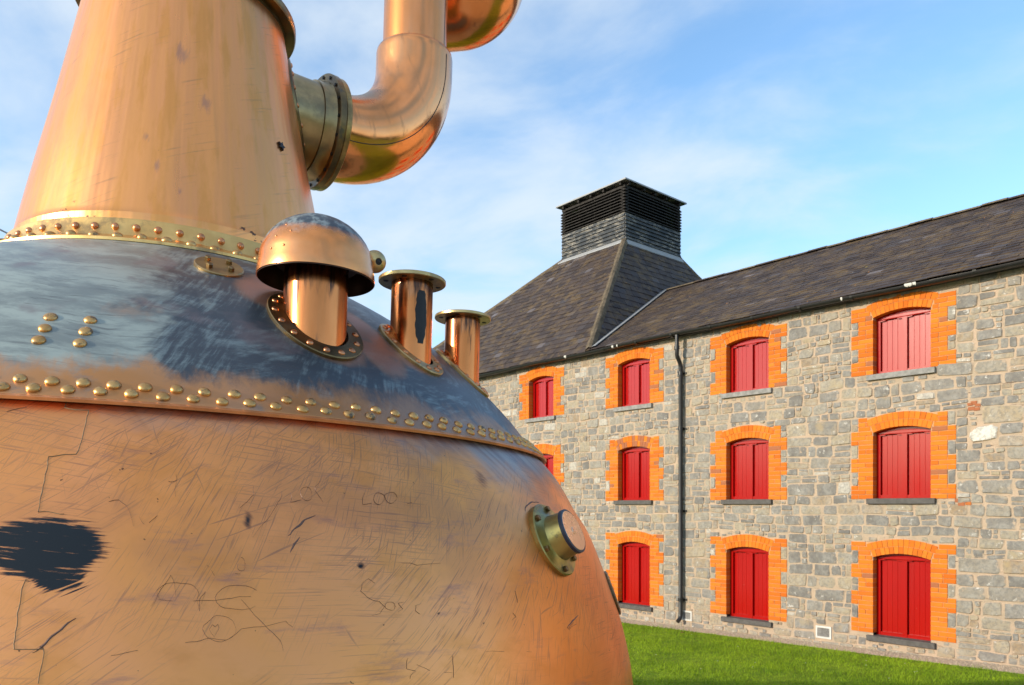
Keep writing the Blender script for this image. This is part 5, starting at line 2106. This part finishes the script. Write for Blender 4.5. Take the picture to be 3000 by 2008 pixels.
tip = P + np.stack([np.cos(la) * le, np.sin(la) * le, hh], 1)
vs = np.concatenate([P - dxv, P + dxv, tip], 0).astype(np.float32)
me = bpy.data.meshes.new('grass')
me.vertices.add(3 * N)
me.vertices.foreach_set('co', vs.ravel())
me.loops.add(3 * N)
me.polygons.add(N)
ids = np.arange(N)
me.loops.foreach_set('vertex_index', np.stack([ids, ids + N, ids + 2 * N], 1).ravel())
me.polygons.foreach_set('loop_start', np.arange(0, 3 * N, 3))
me.update(calc_edges=True)
me.materials.append(M_BLADE)
link(bpy.data.objects.new('grass', me))['kind'] = 'stuff'
# daisies
mb = MB()
for i in range(46):
    u, t = rnd.uniform(-11, -2.6), rnd.uniform(-4.6, -0.7)
    if i < 10: u, t = -9.9 + rnd.uniform(-.25, .25), -1.75 + rnd.uniform(-.12, .12)
    c = BM @ V((u, t, zg(u) + 0.035))
    mb.revolve([(0.0, 0.003), (0.010, 0.0)], 6, Matrix.Translation(c))
mb.build('daisies', M_WHITE, None, kind='stuff')
M_LEAF = simple('dry_leaf', (0.30, 0.15, 0.05), 0.7)
for (u, t, lab) in ((-10.65, -0.98, 'dry brown leaf on the lawn near the edge of the copper still'), (-8.75, -1.0, 'dry brown leaf on the lawn below the middle window column')):
    mb = MB()
    c = BM @ V((u, t, zg(u) + 0.04))
    pr = [(0, -.06, 0), (.028, -.02, .012), (.03, .015, .016), (0, .06, .004), (-.03, .015, .016), (-.028, -.02, .012), (0, 0, 0)]
    mb.add(pr, [(6, 0, 1), (6, 1, 2), (6, 2, 3), (6, 3, 4), (6, 4, 5), (6, 5, 0)])
    o = mb.build('fallen_leaf', M_LEAF, M=Matrix.Translation(c) @ Matrix.Rotation(rnd.uniform(0, 6), 4, 'Z'))
    tag(o, lab, 'leaf', 'fallen leaves on the lawn')
# pebbles on the strip
mb = MB()
for i in range(2600):
    u, t = rnd.uniform(-13, -2.8), rnd.uniform(-0.56, -0.01)
    s_ = rnd.uniform(.006, .016)
    c = V((u, t, zg(u) - 0.012))
    mb.add([BM @ (c + V(p) * s_) for p in ((1, 0, 0), (0, 1, 0), (-1, 0, 0), (0, -1, 0), (0, 0, .8))], [(0, 1, 4), (1, 2, 4), (2, 3, 4), (3, 0, 4)])
mb.build('pebbles', M_GRAVEL, None, kind='stuff')

# overhead cable at the far left, running down to a pole behind the still
p0 = V(((-420 - 1500) / 2252, 1, (1482.6 - 500) / 2252)) * 16 + V((0, 0, EYE))
p1 = V(((0 - 1500) / 2252, 1, (1482.6 - 673) / 2252)) * 19 + V((0, 0, EYE))
p2 = V(((28 - 1500) / 2252, 1, (1482.6 - 687) / 2252)) * 19.2 + V((0, 0, EYE))
p3 = V(((430 - 1500) / 2252, 1, (1482.6 - 905) / 2252)) * 24 + V((0, 0, EYE))
mb = MB()
mb.tube([p0, p1, p2, p3], 0.022, 8)
tag(mb.build('overhead_cable', simple('grey_cable', (0.36, 0.38, 0.42), 0.5)), 'thin grey overhead cable in the sky left of the still neck', 'cable')
mb = MB()
mb.tube([(p3.x, p3.y, -0.3), (p3.x, p3.y, p3.z + 0.05)], [0.13, 0.09], 12)
tag(auto_smooth(mb.build('utility_pole', simple('weathered_pole', (0.16, 0.12, 0.08), 0.85))), 'wooden utility pole hidden behind the copper still, end of the cable', 'pole')

# ================================================================= behind the camera: what the copper and the paint mirror
oc = V((-9.15, 3.6, 0))
od = V((5.1, -0.6, 0)).normalized()
on = V((od.y, -od.x, 0))
OMx = Matrix((od, -on, V((0, 0, 1)))).transposed().to_4x4()
OMx.translation = oc
store = empty('store_shed', OMx, 'small stone shed with gabled slate roof standing left of the still', 'shed')
mb = MB()
hl, hw, ez, rz_ = 2.5, 1.6, 3.1, 4.45
mb.box(-hl, hl, -hw, hw, -0.75, ez)
mb.add([(-hl, -hw, ez), (-hl, hw, ez), (-hl, 0, rz_)], [(0, 2, 1)])
mb.add([(hl, -hw, ez), (hl, hw, ez), (hl, 0, rz_)], [(0, 1, 2)])
bpart(mb, 'wall', M_STONE, store)
mb = MB()
for sg in (-1, 1):
    mb.add([(-hl - .15, sg * (hw + .15), ez - .12), (hl + .15, sg * (hw + .15), ez - .12), (hl + .15, 0, rz_ + .03), (-hl - .15, 0, rz_ + .03)], [(0, 1, 2, 3)])
recalc(bpart(mb, 'roof', M_SLATE, store))
# wood behind the camera
mb = MB()
rw = random.Random(5)
for k in range(90):
    az = R(95 + 200 * k / 89 + rw.uniform(-1, 1))
    dist = rw.uniform(60, 78)
    c = V((math.sin(az) * dist, math.cos(az) * dist, 0))
    hgt = rw.uniform(4.5, 8.5)
    rad = rw.uniform(2.2, 4.0)
    for q in range(55):
        d_ = V((rw.gauss(0, 1), rw.gauss(0, 1), rw.gauss(0, 1))).normalized()
        pnt = c + V((d_.x * rad, d_.y * rad, hgt * 0.5 + d_.z * hgt * 0.5 - 0.5))
        a = V((rw.uniform(-1, 1), rw.uniform(-1, 1), rw.uniform(-1, 1))) * 1.1
        b = V((rw.uniform(-1, 1), rw.uniform(-1, 1), rw.uniform(-1, 1))) * 1.1
        mb.add([pnt - a, pnt + b, pnt + a, pnt - b], [(0, 1, 2, 3)])
wood = mb.build('far_wood', make_grass_mat('dark_foliage', (0.035, 0.055, 0.014), (0.065, 0.085, 0.02)), None, kind='stuff')
